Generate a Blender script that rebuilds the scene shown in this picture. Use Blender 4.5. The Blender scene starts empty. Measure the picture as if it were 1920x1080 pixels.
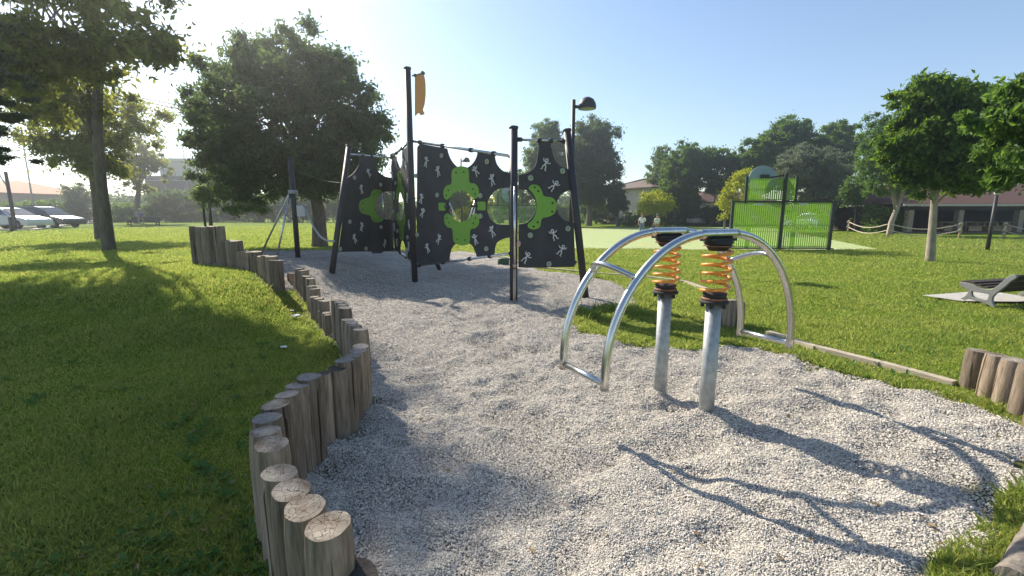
import bpy, bmesh, math, random
import numpy as np
from mathutils import Vector, Matrix, noise
random.seed(7)
rng = np.random.default_rng(11)
R = math.radians
SC = bpy.context.scene
C = SC.collection
# ------------------------------------------------------------------ camera, sky, sun, exposure
EYE, PITCH, F = 1.55, R(9.35), 850.0           # F in pixels of a 1920 wide picture
cam_d = bpy.data.cameras.new('camera'); cam = bpy.data.objects.new('camera', cam_d); C.objects.link(cam)
cam.location = (0, 0, EYE); cam.rotation_euler = (math.pi/2 - PITCH, 0, 0)
cam_d.sensor_width = 36; cam_d.lens = 36*F/1920; cam_d.clip_end = 2000; cam_d.clip_start = .05
SC.camera = cam
SUN_AZ, SUN_EL = R(-41.5), R(36.5)                  # azimuth from +Y towards +X
sdir = Vector((math.sin(SUN_AZ)*math.cos(SUN_EL), math.cos(SUN_AZ)*math.cos(SUN_EL), math.sin(SUN_EL)))
W = bpy.data.worlds.new('World'); SC.world = W; W.use_nodes = True
nt = W.node_tree; bg = nt.nodes['Background']
sky = nt.nodes.new('ShaderNodeTexSky'); sky.sky_type = 'NISHITA'; sky.sun_disc = False
sky.sun_elevation = SUN_EL; sky.sun_rotation = SUN_AZ; sky.air_density = 1.0; sky.dust_density = .35; sky.ozone_density = 1.3
nt.links.new(sky.outputs[0], bg.inputs[0]); bg.inputs[1].default_value = .11
sl = bpy.data.lights.new('sun', 'SUN'); sun = bpy.data.objects.new('sun', sl); C.objects.link(sun)
sl.energy = 5.0; sl.angle = R(.55); sl.color = (1, .92, .78)
sun.rotation_euler = sdir.to_track_quat('Z', 'Y').to_euler(); sun.location = (-20, 20, 30)
SC.view_settings.view_transform = 'Standard'; SC.view_settings.look = 'None'
SC.view_settings.exposure = .8; SC.view_settings.gamma = 1
SC.cycles.max_bounces = 8; SC.cycles.transparent_max_bounces = 12
# ------------------------------------------------------------------ geometry of the view and of the ground
cP, sP = math.cos(PITCH), math.sin(PITCH)
def ss(a, b, x):
    t = np.clip((x-a)/(b-a), 0, 1); return t*t*(3-2*t)
def hgt(x, y):
    h = .35*ss(2.6, 4.7, -x)*ss(4.5, 7.5, y)
    h = h + .15*np.exp(-((x+5.9)**2+(y-8.7)**2)/(2*2.0**2))*ss(3.0, 4.0, -x+.0*y)
    h = h + .15*ss(15, 50, y)*ss(4, 12, -x)
    return h
def hz(x, y): return float(hgt(np.float64(x), np.float64(y)))
def ray(px, py):
    a, b = (px-960)/F, (540-py)/F
    return a, cP+b*sP, -sP+b*cP
def G(px, py, zo=0.0):
    a, b, c = ray(px, py); z = zo
    for _ in range(25):
        t = (EYE-z)/max(-c, 1e-4); z = .5*z+.5*(hz(a*t, b*t)+zo)
    return Vector((a*t, b*t, hz(a*t, b*t)+zo))
def at(px, py, Y):
    a, b, c = ray(px, py); t = Y/b
    return Vector((a*t, Y, EYE+c*t))
def proj(x, y, z):
    f = y*cP-(z-EYE)*sP; u = y*sP+(z-EYE)*cP
    return 960+F*x/f, 540-F*u/f
def z_at(x, y, py):
    r = (540-py)/F
    return EYE+y*(r*cP-sP)/(cP+r*sP)
def on_plane(px, py, o, n):
    a, b, c = ray(px, py); d = Vector((a, b, c)); e = Vector((0, 0, EYE))
    return e+d*((o-e).dot(n)/d.dot(n))
# ------------------------------------------------------------------ materials
MATS = {}
def mat(name, col, rough=.7, metal=0, var=.0, vscale=8, bump=0, bscale=40, col2=None, coat=0, spec=.5, stretch=None, trans=None, bdist=.01):
    if name in MATS: return MATS[name]
    m = bpy.data.materials.new(name); m.use_nodes = True; MATS[name] = m
    t = m.node_tree; p = t.nodes['Principled BSDF']; L = t.links.new
    p.inputs['Roughness'].default_value = rough; p.inputs['Metallic'].default_value = metal
    p.inputs['Coat Weight'].default_value = coat; p.inputs['Specular IOR Level'].default_value = spec
    tc = t.nodes.new('ShaderNodeTexCoord'); mp = t.nodes.new('ShaderNodeMapping')
    if stretch: mp.inputs['Scale'].default_value = stretch
    L(tc.outputs['Object'], mp.inputs[0])
    c = (*col, 1)
    if var or col2:
        n = t.nodes.new('ShaderNodeTexNoise'); n.inputs['Scale'].default_value = vscale; n.inputs['Detail'].default_value = 6
        n.inputs['Roughness'].default_value = .65
        L(mp.outputs[0], n.inputs['Vector'])
        r = t.nodes.new('ShaderNodeValToRGB'); r.color_ramp.elements[0].position = .32; r.color_ramp.elements[1].position = .68
        c2 = col2 if col2 else tuple(x*(1-var) for x in col)
        r.color_ramp.elements[0].color = (*c2, 1); r.color_ramp.elements[1].color = (*[min(1, x*(1+var)) for x in col], 1)
        L(n.outputs[0], r.inputs[0]); L(r.outputs[0], p.inputs['Base Color'])
    else: p.inputs['Base Color'].default_value = c
    if bump:
        n2 = t.nodes.new('ShaderNodeTexNoise'); n2.inputs['Scale'].default_value = bscale; n2.inputs['Detail'].default_value = 5
        L(mp.outputs[0], n2.inputs['Vector'])
        b = t.nodes.new('ShaderNodeBump'); b.inputs['Strength'].default_value = bump; b.inputs['Distance'].default_value = bdist
        L(n2.outputs[0], b.inputs['Height']); L(b.outputs[0], p.inputs['Normal'])
    return m
def leafmat(name, c1, c2, tr=.45, rough=.55, c3=None):
    if name in MATS: return MATS[name]
    m = bpy.data.materials.new(name); m.use_nodes = True; MATS[name] = m
    t = m.node_tree; L = t.links.new; N = t.nodes.new
    p = t.nodes['Principled BSDF']; out = t.nodes['Material Output']
    g = N('ShaderNodeNewGeometry'); r = N('ShaderNodeValToRGB')
    r.color_ramp.elements[0].color = (*c1, 1); r.color_ramp.elements[1].color = (*c2, 1)
    if c3:
        e = r.color_ramp.elements.new(.97); e.color = (*c3, 1); r.color_ramp.elements[1].position = .9 if r.color_ramp.elements[1].position > .95 else r.color_ramp.elements[1].position
    tc = N('ShaderNodeTexCoord'); no = N('ShaderNodeTexNoise'); no.inputs['Scale'].default_value = .9; no.inputs['Detail'].default_value = 3
    L(tc.outputs['Object'], no.inputs['Vector'])
    ma = N('ShaderNodeMath'); ma.operation = 'MULTIPLY_ADD'; ma.inputs[1].default_value = .55
    mb = N('ShaderNodeMath'); mb.operation = 'MULTIPLY'; mb.inputs[1].default_value = .45
    L(no.outputs[0], mb.inputs[0]); L(g.outputs['Random Per Island'], ma.inputs[0]); L(mb.outputs[0], ma.inputs[2])
    L(ma.outputs[0], r.inputs[0]); L(r.outputs[0], p.inputs['Base Color'])
    p.inputs['Roughness'].default_value = rough; p.inputs['Specular IOR Level'].default_value = .3 if 'grass' not in name else .08
    tl = N('ShaderNodeBsdfTranslucent'); hs = N('ShaderNodeHueSaturation'); hs.inputs['Hue'].default_value = .485
    hs.inputs['Saturation'].default_value = 1.1; hs.inputs['Value'].default_value = 2.1 if 'grass' not in name else 2.25
    L(r.outputs[0], hs.inputs['Color']); L(hs.outputs[0], tl.inputs[0])
    mx = N('ShaderNodeMixShader'); mx.inputs[0].default_value = tr
    L(p.outputs[0], mx.inputs[1]); L(tl.outputs[0], mx.inputs[2]); L(mx.outputs[0], out.inputs[0])
    return m
# ------------------------------------------------------------------ objects
def tag(o, label=None, cat=None, group=None, kind=None):
    if label: o['label'] = label
    if cat: o['category'] = cat
    if group: o['group'] = group
    if kind: o['kind'] = kind
    return o
def thing(name, label, cat, loc=(0, 0, 0), group=None):
    o = bpy.data.objects.new(name, None); C.objects.link(o); o.location = loc; o.empty_display_size = .2
    return tag(o, label, cat, group)
def link(name, me, m, parent=None, world=True):
    o = bpy.data.objects.new(name, me); C.objects.link(o)
    if m:
        for k in (m if isinstance(m, (list, tuple)) else [m]):
            me.materials.append(k)
    if parent:
        o.parent = parent
        if world: o.location = -chain(parent)
    return o
def chain(p):
    v = Vector((0, 0, 0))
    while p: v = v+p.location; p = p.parent
    return v
def npmesh(name, V, faces_flat, nper, smooth=False):
    me = bpy.data.meshes.new(name); V = np.asarray(V, np.float32); nf = len(faces_flat)//nper
    me.vertices.add(len(V)); me.vertices.foreach_set('co', V.ravel())
    me.loops.add(len(faces_flat)); me.loops.foreach_set('vertex_index', np.asarray(faces_flat, np.int32))
    me.polygons.add(nf); me.polygons.foreach_set('loop_start', np.arange(nf, dtype=np.int32)*nper)
    me.polygons.foreach_set('loop_total', np.full(nf, nper, np.int32))
    me.polygons.foreach_set('use_smooth', np.full(nf, smooth, bool))
    me.update(calc_edges=True); return me
def frame_of(d):
    d = Vector(d).normalized(); a = Vector((0, 0, 1)) if abs(d.z) < .95 else Vector((1, 0, 0))
    x = d.cross(a).normalized(); return x, d.cross(x).normalized(), d
class MB:
    def __init__(s): s.v = []; s.f = []; s.m = []; s.s = []
    def add(s, vs, fs, mi=0, sm=False):
        b = len(s.v); s.v += [tuple(v) for v in vs]; s.f += [[b+i for i in f] for f in fs]; s.m += [mi]*len(fs); s.s += [sm]*len(fs); return s
    def box(s, c, size, rz=0, mi=0, M=None):
        hx, hy, hzz = [q/2 for q in size]; M = M or (Matrix.Translation(Vector(c)) @ Matrix.Rotation(rz, 4, 'Z'))
        vs = [M @ Vector((x*hx, y*hy, z*hzz)) for x in (-1, 1) for y in (-1, 1) for z in (-1, 1)]
        return s.add(vs, [(0, 1, 3, 2), (4, 6, 7, 5), (0, 4, 5, 1), (2, 3, 7, 6), (0, 2, 6, 4), (1, 5, 7, 3)], mi)
    def bar(s, a, b, w, h, up=(0, 0, 1), mi=0):
        a, b, up = Vector(a), Vector(b), Vector(up); d = (b-a).normalized(); x = d.cross(up).normalized(); u = x.cross(d)
        vs = [p+x*i*w/2+u*j*h/2 for p in (a, b) for i in (-1, 1) for j in (-1, 1)]
        return s.add(vs, [(0, 1, 3, 2), (4, 6, 7, 5), (0, 4, 5, 1), (2, 3, 7, 6), (0, 2, 6, 4), (1, 5, 7, 3)], mi)
    def tube(s, pts, r, n=12, mi=0, cap=True, sm=True):
        pts = [Vector(p) for p in pts]; rs = r if isinstance(r, (list, tuple)) else [r]*len(pts)
        vs = []; x = None
        for i, p in enumerate(pts):
            d = (pts[min(i+1, len(pts)-1)]-pts[max(i-1, 0)]).normalized()
            if x is None: x = frame_of(d)[0]
            x = (x-d*x.dot(d)).normalized(); y = d.cross(x)
            vs += [p+(x*math.cos(2*math.pi*k/n)+y*math.sin(2*math.pi*k/n))*rs[i] for k in range(n)]
        fs = [(i*n+k, i*n+(k+1) % n, (i+1)*n+(k+1) % n, (i+1)*n+k) for i in range(len(pts)-1) for k in range(n)]
        s.add(vs, fs, mi, sm)
        if cap:
            b = len(s.v)-len(vs); s.f += [[b+k for k in range(n)][::-1], [len(s.v)-n+k for k in range(n)]]; s.m += [mi]*2; s.s += [False]*2
        return s
    def lathe(s, o, prof, n=20, axis=(0, 0, 1), mi=0, sm=True):
        x, y, d = frame_of(axis); o = Vector(o); vs = []
        for r, z in prof: vs += [o+d*z+(x*math.cos(2*math.pi*k/n)+y*math.sin(2*math.pi*k/n))*max(r, 1e-4) for k in range(n)]
        return s.add(vs, [(i*n+k, i*n+(k+1) % n, (i+1)*n+(k+1) % n, (i+1)*n+k) for i in range(len(prof)-1) for k in range(n)], mi, sm)
    def prism(s, poly, z0, z1, M=None, mi=0):
        M = M or Matrix(); n = len(poly)
        vs = [M @ Vector((p[0], p[1], z0)) for p in poly]+[M @ Vector((p[0], p[1], z1)) for p in poly]
        return s.add(vs, [list(range(n))[::-1], list(range(n, 2*n))]+[(k, (k+1) % n, n+(k+1) % n, n+k) for k in range(n)], mi)
    def ball(s, c, r, n=12, mi=0, sc=(1, 1, 1)):
        vs = []; c = Vector(c)
        for i in range(n//2+1):
            th = math.pi*i/(n//2)
            for k in range(n):
                a = 2*math.pi*k/n; q = max(math.sin(th), 1e-3)
                vs.append(c+Vector((q*math.cos(a)*sc[0], q*math.sin(a)*sc[1], math.cos(th)*sc[2]))*r)
        return s.add(vs, [(i*n+k, i*n+(k+1) % n, (i+1)*n+(k+1) % n, (i+1)*n+k) for i in range(n//2) for k in range(n)], mi, True)
    def mesh(s, name, bevel=0):
        me = bpy.data.meshes.new(name); me.from_pydata(s.v, [], s.f)
        me.polygons.foreach_set('material_index', s.m); me.polygons.foreach_set('use_smooth', s.s)
        b = bmesh.new(); b.from_mesh(me); bmesh.ops.recalc_face_normals(b, faces=b.faces)
        if bevel:
            ed = [e for e in b.edges if len(e.link_faces) == 2 and e.calc_face_angle(0) > .6]
            bmesh.ops.bevel(b, geom=ed, offset=bevel, segments=2, affect='EDGES', profile=.7)
        b.to_mesh(me); b.free(); me.update(); return me
    def build(s, name, m, parent=None, bevel=0, world=True):
        return link(name, s.mesh(name, bevel), m, parent, world)
def shape2d(outlines, th, bevel=0.0, mtx=None):
    cu = bpy.data.curves.new('shape', 'CURVE'); cu.dimensions = '2D'; cu.fill_mode = 'BOTH'; cu.extrude = max(th/2-bevel, 1e-4)
    cu.bevel_depth = bevel; cu.bevel_resolution = 1; cu.offset = -bevel
    for ol in outlines:
        sp = cu.splines.new('POLY'); sp.points.add(len(ol)-1); sp.use_cyclic_u = True
        for q, p in zip(sp.points, ol): q.co = (p[0], p[1], 0, 1)
    o = bpy.data.objects.new('tmp', cu); C.objects.link(o); bpy.context.view_layer.update()
    dg = bpy.context.evaluated_depsgraph_get()
    me = bpy.data.meshes.new_from_object(o.evaluated_get(dg)); bpy.data.objects.remove(o); bpy.data.curves.remove(cu)
    me.materials.clear()
    if mtx: me.transform(mtx)
    return me
def smooth_poly(pts, n=6, closed=True):
    """Catmull-Rom through pts; a point given with a third value 1 stays a sharp corner"""
    out = []; m = len(pts)
    for i in range(m if closed else m-1):
        p0, p1, p2, p3 = pts[(i-1) % m], pts[i], pts[(i+1) % m], pts[(i+2) % m]
        s1 = len(p1) > 2; s2 = len(p2) > 2
        if not closed:
            if i == 0: s1 = True
            if i == m-2: s2 = True
        P0, P1, P2, P3 = [Vector(q[:2]) for q in (p0, p1, p2, p3)]
        if s1: P0 = P1*2-P2
        if s2: P3 = P2*2-P1
        if s1 and s2: out.append(P1); continue
        for k in range(n):
            t = k/n
            out.append(.5*((2*P1)+(P2-P0)*t+(2*P0-5*P1+4*P2-P3)*t*t+(3*P1-P0-3*P2+P3)*t**3))
    if not closed: out.append(Vector(pts[-1][:2]))
    return [tuple(p) for p in out]
def arc(cx, cy, rx, ry, a0, a1, n=14): return [(cx+rx*math.cos(R(a0+(a1-a0)*i/n)), cy+ry*math.sin(R(a0+(a1-a0)*i/n))) for i in range(n+1)]
# ------------------------------------------------------------------ ground materials
def ground_material():
    m = bpy.data.materials.new('lawn_soil'); m.use_nodes = True; t = m.node_tree; L = t.links.new; N = t.nodes.new
    p = t.nodes['Principled BSDF']; p.inputs['Roughness'].default_value = .9; p.inputs['Specular IOR Level'].default_value = .05
    tc = N('ShaderNodeTexCoord')
    def nz(sc, det=6, ro=.6):
        n = N('ShaderNodeTexNoise'); n.inputs['Scale'].default_value = sc; n.inputs['Detail'].default_value = det; n.inputs['Roughness'].default_value = ro
        L(tc.outputs['Object'], n.inputs['Vector']); return n.outputs[0]
    def ramp(src, stops):
        r = N('ShaderNodeValToRGB'); e = r.color_ramp.elements
        e[0].position, e[0].color = stops[0][0], (*stops[0][1], 1); e[1].position, e[1].color = stops[-1][0], (*stops[-1][1], 1)
        for a, b in stops[1:-1]:
            q = e.new(a); q.color = (*b, 1)
        L(src, r.inputs[0]); return r.outputs[0]
    fine = ramp(nz(38, 8, .75), [(.3, (.08, .13, .008)), (.5, (.15, .22, .014)), (.72, (.21, .29, .022))])
    big = ramp(nz(.35, 5), [(.35, (.8, .9, .75)), (.62, (1.12, 1.05, 1.2))])
    mx = N('ShaderNodeMixRGB'); mx.blend_type = 'MULTIPLY'; mx.inputs[0].default_value = 1; L(fine, mx.inputs[1]); L(big, mx.inputs[2])
    # worn, dry patches
    dry = ramp(nz(1.1, 7, .7), [(.58, (0, 0, 0)), (.72, (1, 1, 1))])
    m2 = N('ShaderNodeMixRGB'); m2.inputs[2].default_value = (.26, .22, .1, 1)
    mm = N('ShaderNodeMath'); mm.operation = 'MULTIPLY'; mm.inputs[1].default_value = .45; L(dry, mm.inputs[0]); L(mm.outputs[0], m2.inputs[0]); L(mx.outputs[0], m2.inputs[1])
    # bare earth from the vertex attribute 'bare'
    at_ = N('ShaderNodeAttribute'); at_.attribute_name = 'bare'
    m3 = N('ShaderNodeMixRGB'); L(m2.outputs[0], m3.inputs[1]); L(at_.outputs['Fac'], m3.inputs[0])
    L(ramp(nz(12, 8, .7), [(.3, (.09, .075, .045)), (.7, (.25, .21, .14))]), m3.inputs[2])
    L(m3.outputs[0], p.inputs['Base Color'])
    b = N('ShaderNodeBump'); b.inputs['Strength'].default_value = .9; b.inputs['Distance'].default_value = .05; L(nz(45, 8, .8), b.inputs['Height']); L(b.outputs[0], p.inputs['Normal'])
    return m
def gravel_material():
    m = bpy.data.materials.new('gravel'); m.use_nodes = True; t = m.node_tree; L = t.links.new; N = t.nodes.new
    p = t.nodes['Principled BSDF']; p.inputs['Roughness'].default_value = .85; p.inputs['Specular IOR Level'].default_value = .2
    tc = N('ShaderNodeTexCoord')
    v = N('ShaderNodeTexVoronoi'); v.inputs['Scale'].default_value = 70; L(tc.outputs['Object'], v.inputs['Vector'])
    r = N('ShaderNodeValToRGB'); e = r.color_ramp.elements
    e[0].position, e[0].color = 0, (.28, .26, .24, 1); e[1].position, e[1].color = 1, (.68, .63, .56, 1)
    q = e.new(.35); q.color = (.48, .445, .4, 1)
    sp = N('ShaderNodeSeparateColor'); L(v.outputs['Color'], sp.inputs[0]); L(sp.outputs[0], r.inputs[0])
    r2 = N('ShaderNodeValToRGB'); r2.color_ramp.elements[0].position = .25; r2.color_ramp.elements[0].color = (1, 1, 1, 1)
    r2.color_ramp.elements[1].position = .75; r2.color_ramp.elements[1].color = (.35, .34, .34, 1); L(v.outputs['Distance'], r2.inputs[0])
    mx = N('ShaderNodeMixRGB'); mx.blend_type = 'MULTIPLY'; mx.inputs[0].default_value = .8; L(r.outputs[0], mx.inputs[1]); L(r2.outputs[0], mx.inputs[2])
    n = N('ShaderNodeTexNoise'); n.inputs['Scale'].default_value = 1.7; n.inputs['Detail'].default_value = 5; L(tc.outputs['Object'], n.inputs['Vector'])
    r3 = N('ShaderNodeValToRGB'); r3.color_ramp.elements[0].position = .35; r3.color_ramp.elements[0].color = (.82, .8, .78, 1); r3.color_ramp.elements[1].position = .65; r3.color_ramp.elements[1].color = (1.05, 1.04, 1.02, 1)
    L(n.outputs[0], r3.inputs[0]); m2 = N('ShaderNodeMixRGB'); m2.blend_type = 'MULTIPLY'; m2.inputs[0].default_value = 1
    L(mx.outputs[0], m2.inputs[1]); L(r3.outputs[0], m2.inputs[2]); L(m2.outputs[0], p.inputs['Base Color'])
    b = N('ShaderNodeBump'); b.inputs['Strength'].default_value = 1; b.inputs['Distance'].default_value = .012; b.invert = True
    L(v.outputs['Distance'], b.inputs['Height']); L(b.outputs[0], p.inputs['Normal'])
    return m
GRASS_G, GRAVEL = ground_material(), gravel_material()
# ------------------------------------------------------------------ playground outline (gravel) in metres
LOGS = [(665,1078,.40,.150),(615,985,.56,.147),(571,951,.556,.142),(546,918,.55,.14),(524,886,.53,.14),(509,832,.56,.145),(497,808,.55,.14),(500,783,.545,.14),
 (517,758,.545,.145),(538,739,.545,.14),(558,722,.545,.14),(579,706,.56,.15),(606,700,.5,.10),(632,690,.5,.13),(646,675,.53,.15),(661,667,.51,.12),
 (671,658,.50,.14),(676,649,.49,.14),(676,617,.535,.145),(666,610,.49,.135),(658.7,604,.46,.14),(651.7,599,.43,.14),(646.5,576.5,.52,.145),(642.6,571,.52,.14),
 (637,566,.51,.14),(631,562.5,.5,.14),(616,590,.27,.12),(612,586,.26,.12),(605,582,.25,.12),(606,564,.37,.15),(598.5,559,.36,.14),(589.5,556,.35,.14),
 (590,541.5,.43,.16),(584,536,.445,.15),(582,522,.53,.15),(575,517.6,.545,.15),(569,506.7,.61,.17),(561,503.3,.61,.16),(545,512.4,.5,.13),(536,517,.42,.13)]
log_pos = []
for px, py, z, d in LOGS:
    a, b, c = ray(px, py); t = (EYE-z)/-c; log_pos.append((a*t, b*t, z, d))
PAL_A, PAL_B = (-3.9, 7.45), (-6.63, 9.55)
left_edge = [(-.25, .3), (-.42, .9)]+[(p[0], p[1]) for p in log_pos[1:38]]+[PAL_A, (-5.0, 8.75), PAL_B]
def GG(px, py): q = G(px, py); return (q.x, q.y)
far_edge = [GG(*q) for q in ((470,474),(540,471),(600,470),(700,472),(780,473),(860,472),(925,480),(965,492),(1010,508),(1090,518),(1150,530),(1195,555),(1205,572),(1160,584),(1100,592),(1075,602),
   (1100,622),(1180,644),(1260,656),(1330,654),(1390,648),(1440,660),(1500,672),(1600,702),(1700,730),(1780,750),(1850,772),(1925,800),(2000,830))]
right_edge = [GG(*q) for q in ((2080, 860), (1960, 890), (1925, 925), (1895, 965), (1850, 1020), (1810, 1085), (1780, 1160))]+[(1.45, 1.1), (1.4, .3)]
POLY = np.array(left_edge+far_edge+right_edge)
def sdist(x, y):
    """signed distance to the gravel outline, positive inside"""
    x = np.asarray(x, float); y = np.asarray(y, float); d2 = np.full(x.shape, 1e9); ins = np.zeros(x.shape, bool); n = len(POLY)
    for i in range(n):
        ax, ay = POLY[i]; bx, by = POLY[(i+1) % n]; ex, ey = bx-ax, by-ay
        t = np.clip(((x-ax)*ex+(y-ay)*ey)/(ex*ex+ey*ey+1e-12), 0, 1); d2 = np.minimum(d2, (x-ax-t*ex)**2+(y-ay-t*ey)**2)
        if ey != 0: ins ^= ((ay > y) != (by > y)) & (x < ex*(y-ay)/ey+ax)
    return np.where(ins, 1, -1)*np.sqrt(d2)
def vnoise(x, y, s, seed=0):
    """cheap value noise in numpy"""
    r = np.random.default_rng(seed); T = r.random((256, 256)); x = x*s+1000; y = y*s+1000
    xi, yi = np.floor(x).astype(int), np.floor(y).astype(int); fx, fy = x-xi, y-yi; fx = fx*fx*(3-2*fx); fy = fy*fy*(3-2*fy)
    g = lambda a, b: T[a % 256, b % 256]
    return (g(xi, yi)*(1-fx)+g(xi+1, yi)*fx)*(1-fy)+(g(xi, yi+1)*(1-fx)+g(xi+1, yi+1)*fx)*fy
def fbm(x, y, s, o=4, seed=0): return sum(vnoise(x, y, s*2**i, seed+i)/2**i for i in range(o))/sum(1/2**i for i in range(o))
court = np.array([GG(1032,466), GG(1400,469), GG(1650,467.5), GG(1440,426), GG(1065,428)])
slab_ = [GG(*q) for q in ((1728, 557), (1803, 568), (1990, 570), (1850, 548))]
bare_spots = [(G(1840,462), 1.6, .8), (G(1765,461), 1.0, .6), (G(1250,600), 1.1, .5), (G(1180,560), .7, .45), (G(300,480), 1.0, .5), (G(470,525), .5, .6), (G(600,610), .25, .5), (G(640,645), .22, .5), (G(900,470), 1.2, .5)]
def bareness(x, y):
    b = np.zeros(np.shape(x))
    for p, r, k in bare_spots: b = np.maximum(b, k*np.exp(-((x-p.x)**2+(y-p.y)**2)/(2*(r*.6)**2)))
    return b
# terrain: one sheet to the horizon, fine near the camera
def axis(lim, near, step, grow=1.09):
    a = list(np.arange(0, near, step)); s = step
    while a[-1] < lim: s *= grow; a.append(a[-1]+s)
    return np.array(a)
ax_ = axis(700, 14, .14); xs = np.concatenate([-ax_[:0:-1], ax_]); ys = np.concatenate([-axis(200, 3, .5, 1.3)[:0:-1], axis(900, 20, .14)])
X, Y = np.meshgrid(xs, ys); sd = sdist(X, Y)
Z = hgt(X, Y)+(fbm(X, Y, .9, 3, 3)-.5)*.07*ss(0, 1.2, -sd)+(fbm(X, Y, 4, 2, 9)-.5)*.03*ss(0, .5, -sd)
# dip under the court so its sheet lies clear
Z = Z-.14*ss(.12, .4, sd); Z = np.where((Y > 16) & (X > -2), hgt(X, Y)-.03, Z)
nx, ny = len(xs), len(ys); idx = np.arange(nx*ny).reshape(ny, nx)
F4 = np.stack([idx[:-1, :-1], idx[:-1, 1:], idx[1:, 1:], idx[1:, :-1]], -1).reshape(-1)
me = npmesh('ground', np.stack([X, Y, Z], -1).reshape(-1, 3), F4, 4, True)
edge_b = np.exp(-np.maximum(-sd, 0)/.18)*.8
bb = np.clip(np.maximum(bareness(X, Y), edge_b)*(.5+fbm(X, Y, 2.5, 4, 5)), 0, 1)
a_ = me.attributes.new('bare', 'FLOAT', 'POINT'); a_.data.foreach_set('value', bb.ravel().astype(np.float32))
tag(link('ground', me, GRASS_G), kind='structure')
# gravel sheet with footprints and raked hollows
def gravel_z(x, y, sd):
    z = hgt(x, y)+.028+(fbm(x, y, 1.3, 3, 21)-.5)*.04+(fbm(x, y, 6.5, 3, 31)-.5)*.052+(vnoise(x, y, 16, 33)-.5)*.016
    for p in ((1.48, 3.26), (1.26, 3.67)): z = z+.05*np.exp(-((x-p[0])**2+(y-p[1])**2)/(2*.16**2))
    return z-.16*ss(-.02, .22, -(sd+(fbm(x, y, 5, 3, 77)-.5)*.16))
holes = [(random.uniform(-1.5, 3.6), random.uniform(1.2, 8), random.uniform(.035, .1)) for _ in range(420)]
def gz(x, y, sd):
    z = gravel_z(x, y, sd)
    for hx, hy, r in holes: z = z-r*.6*np.exp(-((x-hx)**2+(y-hy)**2)/(2*r*r))
    return z
gx = np.arange(-13, 6.6, .05); gy = np.concatenate([np.arange(.2, 7, .03), np.arange(7, 24, .08)])
gx = np.concatenate([np.arange(-13, -3, .1), np.arange(-3, 6.6, .03)])
X, Y = np.meshgrid(gx, gy); sdg = sdist(X, Y); Z = gz(X, Y, sdg)
keep = (sdg[:-1, :-1] > -.5); idx = np.arange(X.size).reshape(X.shape)
F4 = np.stack([idx[:-1, :-1], idx[:-1, 1:], idx[1:, 1:], idx[1:, :-1]], -1)[keep].reshape(-1)
used, inv = np.unique(F4, return_inverse=True)
me = npmesh('gravel', np.stack([X, Y, Z], -1).reshape(-1, 3)[used], inv, 4, True)
tag(link('gravel_ground', me, GRAVEL), kind='structure')
# loose pebbles on it, near the camera: instanced small stones (a few shapes)
def pebble_mesh(i):
    b = bmesh.new(); bmesh.ops.create_icosphere(b, subdivisions=1, radius=1)
    for v in b.verts: v.co = Vector((v.co.x*random.uniform(.8, 1.25), v.co.y*random.uniform(.6, .95), v.co.z*random.uniform(.45, .7)))
    me = bpy.data.meshes.new('pebble'); b.to_mesh(me); b.free(); return me
def bary_mesh(name, P, S, base, n_rot=True, flat=.5):
    """copies of the base mesh at the points P with sizes S, random turn, in one mesh"""
    bv = np.array([v.co[:] for v in base.vertices]); bf = np.array([p.vertices[:] for p in base.polygons]); k = len(P)
    a = rng.random(k)*2*np.pi; tl = (rng.random((k, 2))-.5)*flat*2
    x, y, z = bv[:, 0][None], bv[:, 1][None], bv[:, 2][None]
    ca, sa = np.cos(a)[:, None], np.sin(a)[:, None]; X1, Y1 = x*ca-y*sa, x*sa+y*ca
    Z1 = z+X1*tl[:, :1]+Y1*tl[:, 1:]
    V = np.stack([X1, Y1, Z1], -1)*S[:, None, None]+P[:, None, :]
    Fx = (bf[None]+(np.arange(k)*len(bv))[:, None, None]).reshape(-1)
    return npmesh(name, V.reshape(-1, 3), Fx, bf.shape[1])
N0 = 430000; rr = 1.1*np.exp(rng.random(N0)*math.log(10.5)); th = (rng.random(N0)-.5)*1.75
PX, PY = rr*np.sin(th), rr*np.cos(th); s_ = sdist(PX, PY); ok = (s_+ (fbm(PX, PY, 5, 3, 77)-.5)*.16 > -.1) | ((s_ > -.5) & (rng.random(N0) < .035)); PX, PY, s_, rr = PX[ok], PY[ok], s_[ok], rr[ok]
GZ = np.maximum(gz(PX, PY, s_), hgt(PX, PY)+.0)
S = (.0024+.0034*rng.random(len(PX))**1.5+.004*(rng.random(len(PX)) > .985))*(1+.2*np.maximum(rr-2, 0)**.85)
PEB = bpy.data.materials.new('pebble_stone'); PEB.use_nodes = True; t = PEB.node_tree; p = t.nodes['Principled BSDF']; p.inputs['Roughness'].default_value = .8
p.inputs['Specular IOR Level'].default_value = .25
g = t.nodes.new('ShaderNodeNewGeometry'); r = t.nodes.new('ShaderNodeValToRGB'); e = r.color_ramp.elements
e[0].color = (.33, .3, .26, 1); e[1].color = (.8, .74, .62, 1)
for q_, c_ in ((.2, (.48, .445, .4, 1)), (.55, (.59, .54, .46, 1)), (.8, (.67, .6, .5, 1))): q = e.new(q_); q.color = c_
t.links.new(g.outputs['Random Per Island'], r.inputs[0]); t.links.new(r.outputs[0], p.inputs['Base Color'])
pts = np.stack([PX, PY, GZ+S*.25], -1); bs = [pebble_mesh(i) for i in range(3)]; kk = rng.integers(0, 3, len(pts))
mes = [bary_mesh('pebbles', pts[kk == i], S[kk == i], bs[i]) for i in range(3)]
VV = []; FF = []; off = 0
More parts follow.
